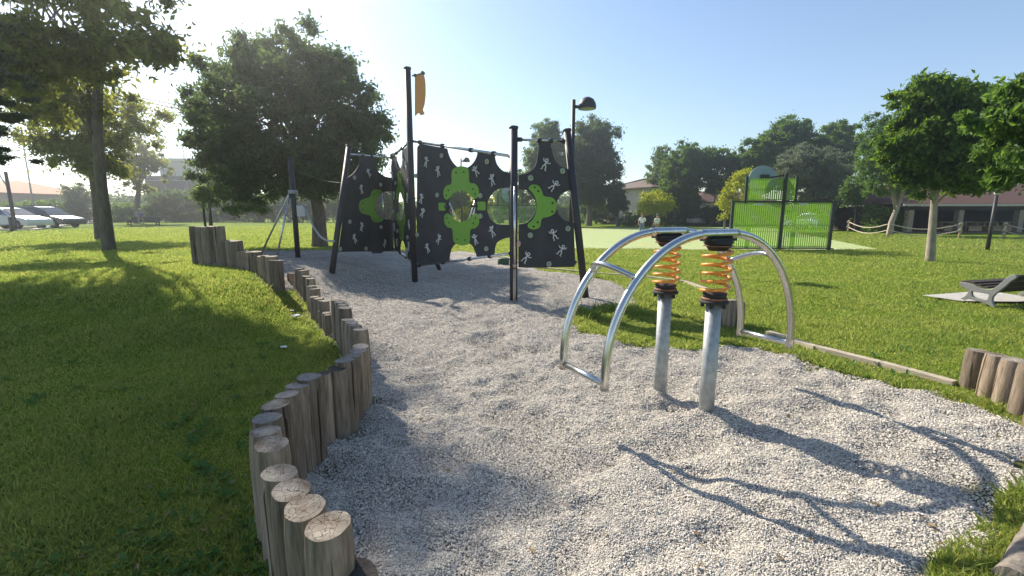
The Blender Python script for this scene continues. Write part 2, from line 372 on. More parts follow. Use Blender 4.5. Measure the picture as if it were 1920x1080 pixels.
for m_ in mes:
    v = np.zeros(len(m_.vertices)*3, np.float32); m_.vertices.foreach_get('co', v); f = np.zeros(len(m_.loops), np.int32); m_.loops.foreach_get('vertex_index', f)
    VV.append(v.reshape(-1, 3)); FF.append(f+off); off += len(m_.vertices); bpy.data.meshes.remove(m_)
tag(link('loose_pebbles', npmesh('pebbles', np.concatenate(VV), np.concatenate(FF), 3), PEB), 'pale grey and beige loose pebbles covering the play area', 'gravel', kind='stuff')
# ------------------------------------------------------------------ grass blades
GRASS = leafmat('grass_blade', (.042, .145, .016), (.13, .28, .032), .5, .6, (.32, .32, .11))
def blades(n, rmin, rmax, amax, hgt_, wid, seed, test, amin=None):
    q = np.random.default_rng(seed); amin = -amax if amin is None else amin
    r_ = rmin*np.exp(q.random(n)*math.log(rmax/rmin)); a = amin+q.random(n)*(amax-amin); x, y = r_*np.sin(a), r_*np.cos(a)
    k = test(x, y, q); x, y, r_ = x[k], y[k], r_[k]; n = len(x)
    clump = .4+1.1*fbm(x, y, 3.2, 3, 40)*fbm(x, y, .7, 2, 41)/.5; sc = clump*(.5+.8*q.random(n)+.8*(q.random(n) > .985)); h = hgt_*sc*(1+.05*r_); w = wid*(.7+.6*q.random(n))*(1+.2*np.maximum(r_-1.5, 0))
    an = q.random(n)*2*np.pi; ln = q.random(n)*1.1*h; la = q.random(n)*2*np.pi+fbm(x, y, 2, 2, 50)*5
    z = hgt(x, y)+(fbm(x, y, .9, 3, 3)-.5)*.07*ss(0, 1.2, -sdist(x, y))-.005
    bx, by = np.cos(an)*w/2, np.sin(an)*w/2
    lx, ly = np.cos(la)*ln, np.sin(la)*ln
    V = np.stack([np.stack([x-bx, y-by, z], -1), np.stack([x+bx, y+by, z], -1), np.stack([x+lx*.45+bx*.7, y+ly*.45+by*.7, z+h*.6], -1),
                  np.stack([x+lx, y+ly, z+h*.95], -1), np.stack([x+lx*.45-bx*.7, y+ly*.45-by*.7, z+h*.6], -1)], 1)
    base = np.arange(n)[:, None]*5; Fc = (base+np.array([[0, 1, 2, 3, 4]])).reshape(-1)
    return V.reshape(-1, 3), Fc
def t_lawn(x, y, q):
    s = sdist(x, y); b = bareness(x, y)
    for pl_ in (court, slab_):
        ic = np.zeros(len(x), bool)
        for i in range(len(pl_)):
            (ax, ay), (bx, by) = pl_[i], pl_[(i+1) % len(pl_)]
            if by != ay: ic ^= ((ay > y) != (by > y)) & (x < (bx-ax)*(y-ay)/(by-ay)+ax)
        s = np.where(ic, 1, s)
    return (s < -.03) & (q.random(len(x)) > b*1.0) & (q.random(len(x)) < ss(-.02, .35, -s)*.8+.2)
def t_edge(x, y, q):      # ragged weeds creeping over the edges, away from the log side
    s = sdist(x, y); nn = fbm(x, y, 1.6, 4, 61)
    return (np.abs(s+.05) < .22*nn) & (x > 0)
sets = [blades(1400000, 1.15, 44, 1.0, .03, .0042, 1, t_lawn), blades(420000, 2.0, 11, .95, .075, .006, 2, t_edge, -.1)]
def t_patch(x, y, q):
    p = G(1250, 605); nn = fbm(x, y, 1.8, 4, 66)
    return (((x-p.x)/1.1)**2+((y-p.y)/.9)**2 < nn*1.5) & (q.random(len(x)) < .75*ss(.38, .6, fbm(x, y, 2.6, 3, 71)))
sets.append(blades(320000, 4, 9, .75, .045, .005, 3, t_patch, 0.0))
VV, FF, off = [], [], 0
for v, f in sets: VV.append(v); FF.append(f+off); off += len(v)
GRASSOBJ = tag(link('grass', npmesh('grass', np.concatenate(VV), np.concatenate(FF), 5), GRASS), 'short green lawn grass with ragged weeds along the gravel edge', 'grass', kind='stuff')
# ------------------------------------------------------------------ court, lines, road
CRT = mat('court_turf', (.36, .42, .17), .9, var=.07, vscale=1.2, bump=.5, bscale=200)
ROAD = mat('asphalt', (.16, .15, .15), .9, var=.2, vscale=3, bump=.4, bscale=90)
def sheet(name, poly, z, m, kind='structure'):
    b = MB(); pts = [(p[0], p[1], z) for p in poly]; b.add(pts, [list(range(len(pts)))]); o = b.build(name, m); return tag(o, kind=kind) if kind else o
sheet('sports_court', court, .0, CRT)
LINE = mat('yellow_line_paint', (.6, .42, .08), .8); WLINE = mat('white_line_paint', (.7, .7, .65), .8)
def ring(cx, cy, r, w, a0, a1, z, name, m):
    b = MB(); n = 48
    for i in range(n):
        t0, t1 = R(a0+(a1-a0)*i/n), R(a0+(a1-a0)*(i+1)/n)
        b.add([(cx+(r-w)*math.cos(t0), cy+(r-w)*math.sin(t0), z), (cx+r*math.cos(t0), cy+r*math.sin(t0), z), (cx+r*math.cos(t1), cy+r*math.sin(t1), z), (cx+(r-w)*math.cos(t1), cy+(r-w)*math.sin(t1), z)], [(0, 1, 2, 3)])
    return tag(b.build(name, m), kind='structure')
q = G(1262, 461); ring(q.x+.7, q.y, 2.2, .08, 90, 270, .004, 'court_circle_line', LINE)
b = MB(); e0, e1 = G(1032, 466), G(1650, 467.5)
b.bar((e0.x, e0.y+.35, .002), (e1.x, e1.y+.35, .002), .07, .004); tag(b.build('court_side_line', WLINE), kind='structure')
rd = [G(-400, 437), G(60, 433), G(150, 420), G(215, 417), G(215, 410), G(-400, 412)]
b = MB(); pts = [p+Vector((0, 0, .02)) for p in rd]; b.add(pts+[p-Vector((0, 0, .3)) for p in pts], [list(range(6))]+[(k, (k+1) % 6, 6+(k+1) % 6, 6+k) for k in range(6)])
tag(b.build('car_park', ROAD), kind='structure')
b = MB(); 
for i in range(3): b.bar(rd[i]+Vector((0, 0, .05)), rd[i+1]+Vector((0, 0, .05)), .35, .14)
tag(b.build('kerb', mat('pale_kerb', (.5, .45, .38), .9, var=.1)), kind='structure')
# ------------------------------------------------------------------ materials of the things
BLACK = mat('anthracite_coated_steel', (.028, .026, .03), .55, var=.25, vscale=6, bump=.05, bscale=200)
PANEL = mat('anthracite_panel', (.036, .036, .042), .72, var=.3, vscale=2.5, bump=.25, bscale=350, bdist=.003)
GREEN = mat('green_panel', (.16, .35, .03), .5, var=.06, vscale=10)
STEEL = mat('stainless_steel', (.58, .58, .57), .27, 1, var=.12, vscale=14, bump=.06, bscale=60, stretch=(1, 1, .3))
GALV = mat('galvanized_steel', (.36, .38, .38), .55, .55, var=.22, vscale=22, bump=.08, bscale=90)
GRIP = mat('grey_grip_plastic', (.6, .6, .58), .5, var=.08)
GRIP2 = mat('beige_grip_plastic', (.35, .4, .3), .55, var=.1)
RUB = mat('black_rubber', (.02, .02, .02), .7, bump=.3, bscale=80)
RUST = mat('rusty_flange', (.2, .09, .05), .75, var=.5, vscale=30)
ORG = mat('orange_spring_paint', (.78, .31, .035), .38, var=.2, vscale=20, col2=(.55, .18, .03))
FLAGO = mat('orange_plastic', (.7, .3, .08), .5, var=.06)
def log_mat():
    m = bpy.data.materials.new('weathered_log'); m.use_nodes = True; t = m.node_tree; L = t.links.new; N = t.nodes.new; p = t.nodes['Principled BSDF']
    p.inputs['Roughness'].default_value = .85; p.inputs['Specular IOR Level'].default_value = .2
    tc = N('ShaderNodeTexCoord'); mp = N('ShaderNodeMapping'); mp.inputs['Scale'].default_value = (1, 1, .09); L(tc.outputs['Object'], mp.inputs[0])
    oi = N('ShaderNodeObjectInfo')
    n = N('ShaderNodeTexNoise'); n.inputs['Scale'].default_value = 38; n.inputs['Detail'].default_value = 8; n.inputs['Roughness'].default_value = .7; L(mp.outputs[0], n.inputs['Vector'])
    n2 = N('ShaderNodeTexNoise'); n2.inputs['Scale'].default_value = 5; n2.inputs['Detail'].default_value = 4; L(tc.outputs['Object'], n2.inputs['Vector'])
    r = N('ShaderNodeValToRGB'); e = r.color_ramp.elements; e[0].position = .3; e[0].color = (.1, .07, .045, 1); e[1].position = .72; e[1].color = (.39, .315, .24, 1)
    q = e.new(.5); q.color = (.24, .185, .135, 1); L(n.outputs[0], r.inputs[0])
    mx = N('ShaderNodeMixRGB'); mx.inputs[2].default_value = (.17, .15, .11, 1); r2 = N('ShaderNodeValToRGB'); r2.color_ramp.elements[0].position = .5; r2.color_ramp.elements[1].position = .75
    L(n2.outputs[0], r2.inputs[0]); mm = N('ShaderNodeMath'); mm.operation = 'MULTIPLY'; mm.inputs[1].default_value = .5; L(r2.outputs[0], mm.inputs[0]); L(mm.outputs[0], mx.inputs[0]); L(r.outputs[0], mx.inputs[1])
    hs = N('ShaderNodeHueSaturation'); mr = N('ShaderNodeMapRange'); mr.inputs[3].default_value = .65; mr.inputs[4].default_value = 1.35; L(oi.outputs['Random'], mr.inputs[0]); L(mr.outputs[0], hs.inputs['Value'])
    L(mx.outputs[0], hs.inputs['Color']); mp4 = N('ShaderNodeMapping'); mp4.inputs['Scale'].default_value = (1, 1, .035); L(tc.outputs['Object'], mp4.inputs[0]); ad4 = N('ShaderNodeVectorMath'); ad4.operation = 'ADD'; L(mp4.outputs[0], ad4.inputs[0]); L(oi.outputs['Random'], ad4.inputs[1])
    n4 = N('ShaderNodeTexNoise'); n4.inputs['Scale'].default_value = 26; n4.inputs['Detail'].default_value = 3; L(ad4.outputs[0], n4.inputs['Vector'])
    r4 = N('ShaderNodeValToRGB'); r4.color_ramp.elements[0].position = .34; r4.color_ramp.elements[0].color = (.22, .18, .15, 1); r4.color_ramp.elements[1].position = .385; r4.color_ramp.elements[1].color = (1, 1, 1, 1); L(n4.outputs[0], r4.inputs[0])
    m4 = N('ShaderNodeMixRGB'); m4.blend_type = 'MULTIPLY'; m4.inputs[0].default_value = 1; L(hs.outputs[0], m4.inputs[1]); L(r4.outputs[0], m4.inputs[2]); L(m4.outputs[0], p.inputs['Base Color'])
    b = N('ShaderNodeBump'); b.inputs['Strength'].default_value = .7; b.inputs['Distance'].default_value = .006; L(n.outputs[0], b.inputs['Height']); L(b.outputs[0], p.inputs['Normal'])
    # sawn top with rings and drying cracks
    m2 = bpy.data.materials.new('cut_log_end'); m2.use_nodes = True; t = m2.node_tree; L = t.links.new; N = t.nodes.new; p = t.nodes['Principled BSDF']
    p.inputs['Roughness'].default_value = .8; p.inputs['Specular IOR Level'].default_value = .2
    tc = N('ShaderNodeTexCoord'); oi = N('ShaderNodeObjectInfo')
    ad = N('ShaderNodeVectorMath'); ad.operation = 'ADD'; L(tc.outputs['Object'], ad.inputs[0]); L(oi.outputs['Random'], ad.inputs[1])
    v = N('ShaderNodeTexVoronoi'); v.feature = 'DISTANCE_TO_EDGE'; v.inputs['Scale'].default_value = 42; v.inputs['Randomness'].default_value = 1
    nn = N('ShaderNodeTexNoise'); nn.inputs['Scale'].default_value = 25; L(ad.outputs[0], nn.inputs['Vector'])
    mz = N('ShaderNodeMixRGB'); mz.inputs[0].default_value = .06; L(ad.outputs[0], mz.inputs[1]); L(nn.outputs['Color'], mz.inputs[2]); L(mz.outputs[0], v.inputs['Vector'])
    rc = N('ShaderNodeValToRGB'); rc.color_ramp.elements[0].position = .0; rc.color_ramp.elements[0].color = (.14, .1, .075, 1); rc.color_ramp.elements[1].position = .03; rc.color_ramp.elements[1].color = (1, 1, 1, 1); L(v.outputs[0], rc.inputs[0])
    ln = N('ShaderNodeVectorMath'); ln.operation = 'LENGTH'; L(tc.outputs['UV'], ln.inputs[0])
    wv = N('ShaderNodeMath'); wv.operation = 'SINE'; ms = N('ShaderNodeMath'); ms.operation = 'MULTIPLY'; ms.inputs[1].default_value = 75; L(ln.outputs['Value'], ms.inputs[0]); L(ms.outputs[0], wv.inputs[0])
    rr_ = N('ShaderNodeMapRange'); rr_.inputs[1].default_value = -1; rr_.inputs[3].default_value = .82; rr_.inputs[4].default_value = 1.1; L(wv.outputs[0], rr_.inputs[0])
    n3 = N('ShaderNodeTexNoise'); n3.inputs['Scale'].default_value = 9; n3.inputs['Detail'].default_value = 6; L(ad.outputs[0], n3.inputs['Vector'])
    r3 = N('ShaderNodeValToRGB'); r3.color_ramp.elements[0].position = .33; r3.color_ramp.elements[0].color = (.16, .11, .075, 1); r3.color_ramp.elements[1].position = .55; r3.color_ramp.elements[1].color = (.34, .29, .225, 1); L(n3.outputs[0], r3.inputs[0])
    a = N('ShaderNodeMixRGB'); a.blend_type = 'MULTIPLY'; a.inputs[0].default_value = 1; L(r3.outputs[0], a.inputs[1]); L(rc.outputs[0], a.inputs[2])
    hs = N('ShaderNodeHueSaturation'); hs.inputs['Saturation'].default_value = .9; L(a.outputs[0], hs.inputs['Color']); L(rr_.outputs[0], hs.inputs['Value'])
    L(hs.outputs[0], p.inputs['Base Color'])
    b = N('ShaderNodeBump'); b.inputs['Strength'].default_value = .8; b.inputs['Distance'].default_value = .006; L(rc.outputs[0], b.inputs['Height']); L(b.outputs[0], p.inputs['Normal'])
    return m, m2
LOGM, LOGTOP = log_mat()
DARKTOP = mat('dark_rotten_log_end', (.045, .038, .032), .9, var=.4, vscale=20, bump=.8, bscale=40)
GREYTOP = mat('grey_weathered_log_end', (.2, .18, .16), .9, var=.35, vscale=30, bump=.8, bscale=60)
def log(x, y, top, d, label, group, base=None, topm=None, tilt=(0, 0), n=28):
    g0 = (hz(x, y) if base is None else base)-.12; H = top-g0; bm = bmesh.new(); uv = bm.loops.layers.uv.new('UVMap')
    ph = [random.uniform(0, 6.28) for _ in range(4)]; tp = (random.uniform(-.05, .05), random.uniform(-.05, .05)); nr = 9; rings = []
    for i in range(nr+1):
        s = i/nr; z = s*(H-.006); k = 1+.02*math.sin(s*5+ph[3]); ringv = []
        if i == nr: z = H
        for j in range(n):
            a = 2*math.pi*j/n; rr = d/2*k*(1+.025*math.sin(2*a+ph[0])+.018*math.sin(3*a+ph[1]+s*2)+.012*math.sin(7*a+ph[2]))
            if i == nr: rr -= .006
            zz = z+(tp[0]*math.cos(a)+tp[1]*math.sin(a))*d*s*s
            ringv.append(bm.verts.new((rr*math.cos(a)+tilt[0]*z, rr*math.sin(a)+tilt[1]*z, zz)))
        rings.append(ringv)
    for i in range(nr):
        for j in range(n):
            f = bm.faces.new((rings[i][j], rings[i][(j+1) % n], rings[i+1][(j+1) % n], rings[i+1][j])); f.smooth = i < nr-1
    c = bm.verts.new((tilt[0]*H, tilt[1]*H, H-.002))
    for j in range(n):
        f = bm.faces.new((rings[-1][j], rings[-1][(j+1) % n], c)); f.material_index = 1
        for l in f.loops: l[uv].uv = (l.vert.co.x-c.co.x+.01, l.vert.co.y-c.co.y+.008)
    me = bpy.data.meshes.new('log_post'); bm.to_mesh(me); bm.free()
    o = link('log_post', me, [LOGM, topm or LOGTOP]); o.location = (x, y, g0)
    return tag(o, label, 'log post', group)
ordw = ['first', 'second', 'third', 'fourth', 'fifth', 'sixth', 'seventh', 'eighth', 'ninth', 'tenth', 'eleventh', 'twelfth', 'thirteenth', 'fourteenth', 'fifteenth', 'sixteenth', 'seventeenth', 'eighteenth', 'nineteenth', 'twentieth']
GE = 'log posts edging the gravel'
spec = {0: 'lowest dark topped log at the near end, beside the big cracked sunlit one', 1: 'nearest big sunlit log with deep cracks and a brown stain on its top',
        2: 'sunlit cracked log right behind the nearest big one', 3: 'third sunlit log of the curved edging with a split pale top', 4: 'log with a half blackened top, just behind the three sunlit cracked logs',
        13: 'dark split and rotten thin log in the middle of the curved edging', 12: 'thin broken log beside the dark rotten one in the curved edging'}
for i, (x, y, z, d) in enumerate(log_pos):
    if i in spec: lb = spec[i]
    elif i < 20: lb = f'weathered round log, {ordw[i]} from the near end of the curved log edging'
    elif i < 26: lb = f'tall grey log, {ordw[i-20]} of the tall group beyond the bend of the log edging'
    elif i < 29: lb = f'short low log, {ordw[i-26]} of the three stumps left of the tall group'
    elif i < 38: lb = f'weathered log, {ordw[i-29]} of the far stretch of edging running back from the three short stumps'
    else: lb = f'{"low" if i == 38 else "lowest"} log stump in the gap before the stepped palisade'
    tm = DARKTOP if i in (0, 12, 13) else (GREYTOP if i in (7, 9, 10, 11, 14, 15, 16, 17, 18, 19, 20, 21, 22) else None)
    log(x, y, z, d, lb, GE, topm=tm, n=32 if i < 20 else 20)
# stepped palisade further back
steps = [(417, 1, 425), (447, 2, 452), (484, 3, 471), (512, 4, 480), (560, 5, 489)]
NP = 17
for i in range(NP):
    s = i/(NP-1); x = PAL_A[0]+(PAL_B[0]-PAL_A[0])*s; y = PAL_A[1]+(PAL_B[1]-PAL_A[1])*s+.35*math.sin(math.pi*s)
    px, _ = proj(x, y, hz(x, y)+.5); top = [k[2] for k in steps if px < k[0]][0]
    hn = ['in the tallest step', 'in the second step', 'in the middle step', 'in the low step', 'the single low end log'][[k[2] for k in steps].index(top)]
    log(x, y, z_at(x, y, top+random.uniform(-1, 1)), .215, f'stepped palisade log, {ordw[i]} from its low right end, {hn}', 'logs of the stepped palisade')
# right hand log groups
for i, (px, py, w) in enumerate(((1830, 657, .155), (1864, 665, .15), (1896, 674, .15), (1927, 683, .14), (1962, 694, .15))):
    y0 = 3.87-.20*i; p = at(px, py, y0+.08*0); log(p.x, y0, z_at(p.x, y0, py), w, f'sunlit round log, {ordw[i]} from the left in the row at the right edge', 'logs at the right edge', tilt=(.04, 0))
for i, (px, py) in enumerate(((1360, 562), (1374, 563), (1392, 568), (1402, 570))):
    q = G(px-6, 612+i*1.5); log(q.x+.04, q.y+.08*i, z_at(q.x, q.y, py+1), .13, f'dark shaded log, {ordw[i]} from the left in the short row behind the rocker posts', 'logs behind the rocker')
# weathered timber lying in the bottom right corner
TIM = mat('weathered_timber', (.27, .23, .185), .9, col2=(.12, .1, .085), vscale=20, stretch=(1, 1, .3), bump=.8, bscale=50)
for k, (a, b_, r) in enumerate(((G(1960, 1000), G(1895, 1112), .062), (G(2015, 1010), G(1955, 1120), .07))):
    mb = MB(); pts = [a.lerp(b_, i/10)+Vector((random.uniform(-.004, .004), 0, .045+random.uniform(-.004, .004))) for i in range(11)]; mb.tube(pts, [r*random.uniform(.93, 1.05) for _ in pts], 14)
    tag(mb.build('timber_log', TIM), ['cracked grey timber log lying in the bottom right corner, nearer the gravel', 'cracked grey timber log lying behind the one in the bottom right corner'][k], 'timber log', 'timber lying in the corner')
# timber boards along the lawn
BOARD = mat('edging_board', (.5, .43, .33), .85, col2=(.33, .27, .2), vscale=14, stretch=(.3, .3, 3), bump=.5, bscale=60)
bseg = [((1010, 503), (1115, 514), 'darker board behind the leaning right post'), ((1118, 514), (1208, 521), 'board between the frame and the back rocker post'), ((1212, 521), (1282, 530), 'board directly behind the springs'),
        ((1284, 530), (1345, 552), 'board running from the springs to the row of dark logs'), ((1440, 627), (1530, 656), 'board under the right end of the rocker'), ((1532, 656), (1650, 686), 'long board along the lawn, middle piece'), ((1652, 686), (1790, 724), 'long board along the lawn, ending at the right hand logs'),
        ((930, 478), (1006, 501), 'far board at the lower right of the climbing frame')]
for a, b_, lb in bseg:
    p, q = G(*a), G(*b_); mb = MB(); mb.bar(p+Vector((0, 0, -.005)), q+Vector((0, 0, -.005)), .085, .11); tag(mb.build('edging_board', BOARD, bevel=.006), 'pale timber edging '+lb, 'edging board', 'timber edging boards')
# ------------------------------------------------------------------ spring rocker
P1, P2 = Vector((1.48, 3.26, 0)), Vector((1.26, 3.67, 0)); ad = Vector((.88, .47, 0)).normalized()
rk = thing('spring_rocker', 'stainless steel stand-up rocker with two arches on orange springs and grey posts', 'spring rocker', (P1+P2)/2)
ZT, ZF = 1.405, .45
def arch_pts(P, n=26):
    out = []; h = .13
    for sg in (-1, 1):
        L_ = []
        for i in range(n+1):
            a = R(90*(1-i/n)); s = h+(1.0-h)*math.cos(a); z = ZF+.05+(ZT-ZF-.05)*math.sin(a); L_.append(P+ad*sg*s+Vector((0, 0, z)))
        L_.append(P+ad*sg*1.0+Vector((0, 0, ZF-.03))); out.append(L_)
    return out[0][::-1]+out[1]
def arch_at(P, sg, z):
    s = .13+.87*math.sqrt(max(0, 1-((z-ZF-.05)/(ZT-ZF-.05))**2)); return P+ad*sg*s+Vector((0, 0, z))
for P in (P1, P2):
    mb = MB(); mb.tube([P+Vector((0, 0, -.2)), P+Vector((0, 0, .90))], .055, 28); po = mb.build('post', GALV, rk)
    mb = MB(); mb.lathe(P+Vector((0, 0, .90)), [(0, 0), (.06, 0), (.098, .004), (.102, .01), (.102, .022), (.09, .026), (0, .026)], 28)
    for k in range(5):
        a = k*1.256+.3; mb.lathe(P+Vector((.078*math.cos(a), .078*math.sin(a), .872)), [(0, 0), (.014, 0), (.016, .01), (.014, .03)], 8)
    mb.build('flange', RUB, po)
    mb = MB(); mb.lathe(P+Vector((0, 0, .927)), [(0, 0), (.088, 0), (.09, .008), (.088, .018), (.07, .02)], 28); mb.build('washer', RUST, po)
    mb = MB(); mb.lathe(P+Vector((0, 0, .945)), [(0, 0), (.078, 0), (.084, .03), (.05, .034), (0, .034)], 24); mb.build('rubber_block', RUB, po)
    hp = []; NT = 5.3
    for i in range(int(NT*20)+1):
        s = i/(NT*20); a = 2*math.pi*NT*s; r_ = .096 if .04 < s < .97 else .085; hp.append(P+Vector((r_*math.cos(a), r_*math.sin(a), .968+.33*s)))
    mb = MB(); mb.tube(hp, .0115, 10); mb.build('spring', ORG, rk)
    mb = MB(); mb.lathe(P+Vector((0, 0, 1.285)), [(0, 0), (.06, 0), (.075, .02), (.095, .05), (.1, .056), (.1, .07), (0, .07)], 24)
    mb.box(P+Vector((0, 0, 1.365)), (.27, .1, .02), math.atan2(ad.y, ad.x)); tb = mb.build('spring_head', RUB, rk)
    mb = MB(); mb.lathe(P+Vector((0, 0, 1.315)), [(.07, 0), (.1, .002), (.1, .009), (.07, .01)], 24); mb.build('washer', RUST, tb)
    ap = arch_pts(P); mid = len(ap)//2; mb = MB(); mb.tube(ap, .029, 18)
    mb.tube([P+ad*s+Vector((0, 0, ZT+.001)) for s in (-.2, -.15, 0, .15, .2)], [.03, .034, .034, .034, .03], 18); mb.build('arch_tube', STEEL, rk)
for sg in (-1, 1):
    a, b_ = P1+ad*sg*1.0+Vector((0, 0, ZF+.01)), P2+ad*sg*1.0+Vector((0, 0, ZF+.01)); mb = MB(); mb.tube([a, b_], .022, 16); mb.build('foot_bar', STEEL, rk)
    a, b_ = arch_at(P1, sg, 1.13), arch_at(P2, sg, 1.13); mb = MB()
    mb.tube([a.lerp(b_, i/12)+Vector((0, 0, .085*math.sin(math.pi*i/12)))+ad*sg*.12*math.sin(math.pi*i/12) for i in range(13)], .019, 14); mb.build('handle_bar', STEEL, rk)
# ------------------------------------------------------------------ climbing frame
Bb, Cb, Ab, Db = G(778, 530), G(963, 565), G(622, 515), G(1098, 560)
gp = at(737, 420, 12.3); Gb = Vector((gp.x, gp.y, hz(gp.x, gp.y))); Eb = G(825, 508)
cf = thing('climbing_frame', 'large anthracite climbing frame with green cloverleaf plates and pale grips', 'climbing frame', Bb)
class Plane:
    def __init__(s, o, e):
        s.o = Vector((o.x, o.y, 0)); d = Vector((e.x-o.x, e.y-o.y, 0)); s.W = d.length; s.u = d.normalized(); s.n = s.u.cross(Vector((0, 0, 1)))
        if s.n.y > 0: s.n = -s.n
        vv = s.n.cross(s.u); s.flip = vv.z < 0
        s.M = Matrix(((s.u.x, 0, s.n.x, s.o.x), (s.u.y, 0, s.n.y, s.o.y), (0, 1, 0, 0), (0, 0, 0, 1)))
    def uv(s, px, py): p = on_plane(px, py, s.o, s.n); return ((p-s.o).dot(s.u), p.z)
    def P(s, u, v, w=0): return s.o+s.u*u+Vector((0, 0, v))+s.n*w
    def pl(s, pts, org=(0, 0), sc=1): return [tuple(list(s.uv(org[0]+q[0]/sc, org[1]+q[1]/sc))+list(q[2:])) for q in pts]
def post(a, b, r, name='post', root=None, cap=True):
    root = root or cf; mb = MB(); d = (b-a).normalized(); mb.tube([a-d*.2, b], r, 24); o = mb.build(name, BLACK, root)
    if cap:
        mb = MB(); mb.lathe(b-d*.015, [(r+.004, -.01), (r+.012, 0), (r+.012, .03), (r-.01, .04), (0, .04)], 24, axis=d); mb.build('cap', BLACK, o)
    return o
plBC, plCD, plAG, plBG = Plane(Bb, Cb), Plane(Cb, Db), Plane(Ab, Gb), Plane(Gb, Bb)
topB = Vector((Bb.x, Bb.y, z_at(Bb.x, Bb.y, 128))); topC = Vector((Cb.x, Cb.y, z_at(Cb.x, Cb.y, 239)))
topD = on_plane(1063, 244, plCD.o, plCD.n); topA = on_plane(654, 275, plAG.o, plAG.n); topG = at(736, 290, Gb.y)
post(Bb, topB, .068); post(Cb, topC, .068); post(Db, topD, .066); post(Ab, topA, .06); post(Eb, topG, .055)
man_me = None
def man_mesh():
    mb = MB(); r = .0135
    mb.tube([(.031*math.cos(a), .095+.031*math.sin(a), .03) for a in [2*math.pi*i/14 for i in range(15)]], .0125, 8, cap=False)
    mb.tube([(0, .065, .03), (.005, .0, .03)], [.016, .02], 8)
    mb.tube([(0, .05, .03), (-.06, .06, .03), (-.085, .11, .03)], [r, r, r*.9], 8); mb.tube([(0, .05, .03), (.065, .045, .03), (.1, .08, .03)], [r, r, r*.9], 8)
    mb.tube([(.005, .0, .03), (-.03, -.06, .03), (-.02, -.12, .03), (-.05, -.125, .03)], [.018, r, r, r*.9], 8); mb.tube([(.005, .0, .03), (.045, -.045, .03), (.05, -.11, .03), (.085, -.115, .03)], [.018, r, r, r*.9], 8)
    mb.ball((0, 0, .012), .02, 8); return mb.mesh('climbing_grip')
def ring_mesh():
    mb = MB(); mb.lathe((0, 0, 0), [(.042, 0), (.05, .02), (.042, .04), (.028, .042), (.02, .03), (.018, .012), (0, .012)], 18); return mb.mesh('round_grip')
man_me = man_mesh(); ring_me = ring_mesh(); man_me.materials.append(GRIP); ring_me.materials.append(GRIP2)
def place(me, name, pl, u, v, w, rot, parent, flip=False, sc=1):
    o = bpy.data.objects.new(name, me); C.objects.link(o); o.parent = parent
    Mx = pl.M @ Matrix.Translation((u, v, w)) @ Matrix.Rotation(rot, 4, 'Z') @ Matrix.Diagonal((-sc if flip else sc, sc, sc, 1))
    o.matrix_basis = Matrix.Translation(-chain(parent)) @ Mx; return o
def add_panel(pl, outlines, men, rings, th=.022):
    pn = link('climbing_panel', shape2d(outlines, th, .003, pl.M), PANEL, cf)
    for k, (u, v) in enumerate(men): place(man_me, 'climbing_grip', pl, u, v, th/2, random.choice((-.7, -.45, .35, .6)), pn, k % 2, .78)
    for (u, v) in rings: place(ring_me, 'round_grip', pl, u, v, th/2, 0, pn)
    return pn
def plate(pl, outline, pn, bolts=(), w=.02):
    me = shape2d([outline], .02, .004, pl.M @ Matrix.Translation((0, 0, w)))
    if bolts:
        mb = MB()
        for u, v in bolts: mb.lathe(pl.P(u, v, w+.009), [(0, 0), (.019, 0), (.019, .004), (0, .006)], 10, axis=pl.n)
        bm = bmesh.new(); bm.from_mesh(me); n0 = len(bm.faces); tmp = mb.mesh('tmp'); bm.from_mesh(tmp); bm.faces.ensure_lookup_table()
        for f in bm.faces[n0:]: f.material_index = 1
        bm.to_mesh(me); bm.free(); bpy.data.meshes.remove(tmp)
    return link('green_plate', me, [GREEN, RUB], pn)
def rail(a, b, r=.024, clamps=(), name='rail'):
    mb = MB(); mb.tube([a, b], r, 14); o = mb.build(name, STEEL, cf)
    for s in clamps:
        p = a.lerp(b, s); d = (b-a).normalized(); mb = MB(); mb.tube([p-d*.035, p+d*.035], r+.016, 12); mb.build('clamp', BLACK, o)
    return o
# panel BC, measured in the picture (crop origin 740,240, scale 4.154)
O, K = (740, 240), 4.154
c0 = plBC.uv(865.7, 387); cw = abs(plBC.uv(892, 387)[0]-plBC.uv(840, 387)[0])/2; ch = abs(plBC.uv(866, 354)[1]-plBC.uv(866, 419)[1])/2; cr = (cw+ch)/2
T = plBC.pl([(178,150,1),(200,122,1),(408,160,1),(418,200),(440,250),(478,295),(525,315),(575,305),(615,270),(640,225),(648,187,1),(780,210,1),(783,245),(800,290),(845,335),(912,352,1),
  (912,466,1),(850,466),(800,478),(745,530),(716,610),(735,695),(785,742),(840,752),(912,752,1),(912,850,1),(850,862),(800,890),(782,930),(776,992,1),(642,1012,1),(634,975),(605,915),(560,893),(525,890),(480,900),(445,935),(430,985),(424,1040,1),(215,1068,1),(172,1050,1)], O, K)
out = smooth_poly(T, 5); hole = arc(c0[0], c0[1], cw*.98, ch*.98, 0, 352, 40)
def men_at(pl, pts, o, k): return [pl.uv(o[0]+a/k, o[1]+b/k) for a, b in pts]
pn = add_panel(plBC, [out, hole], men_at(plBC, [(255,265),(350,338),(643,338),(773,405),(217,550),(228,660),(352,865),(268,935),(637,868),(773,805)], O, K),
               men_at(plBC, [(376,217),(730,263),(175,373),(342,523),(678,527),(678,687),(185,832),(725,940)], O, K))
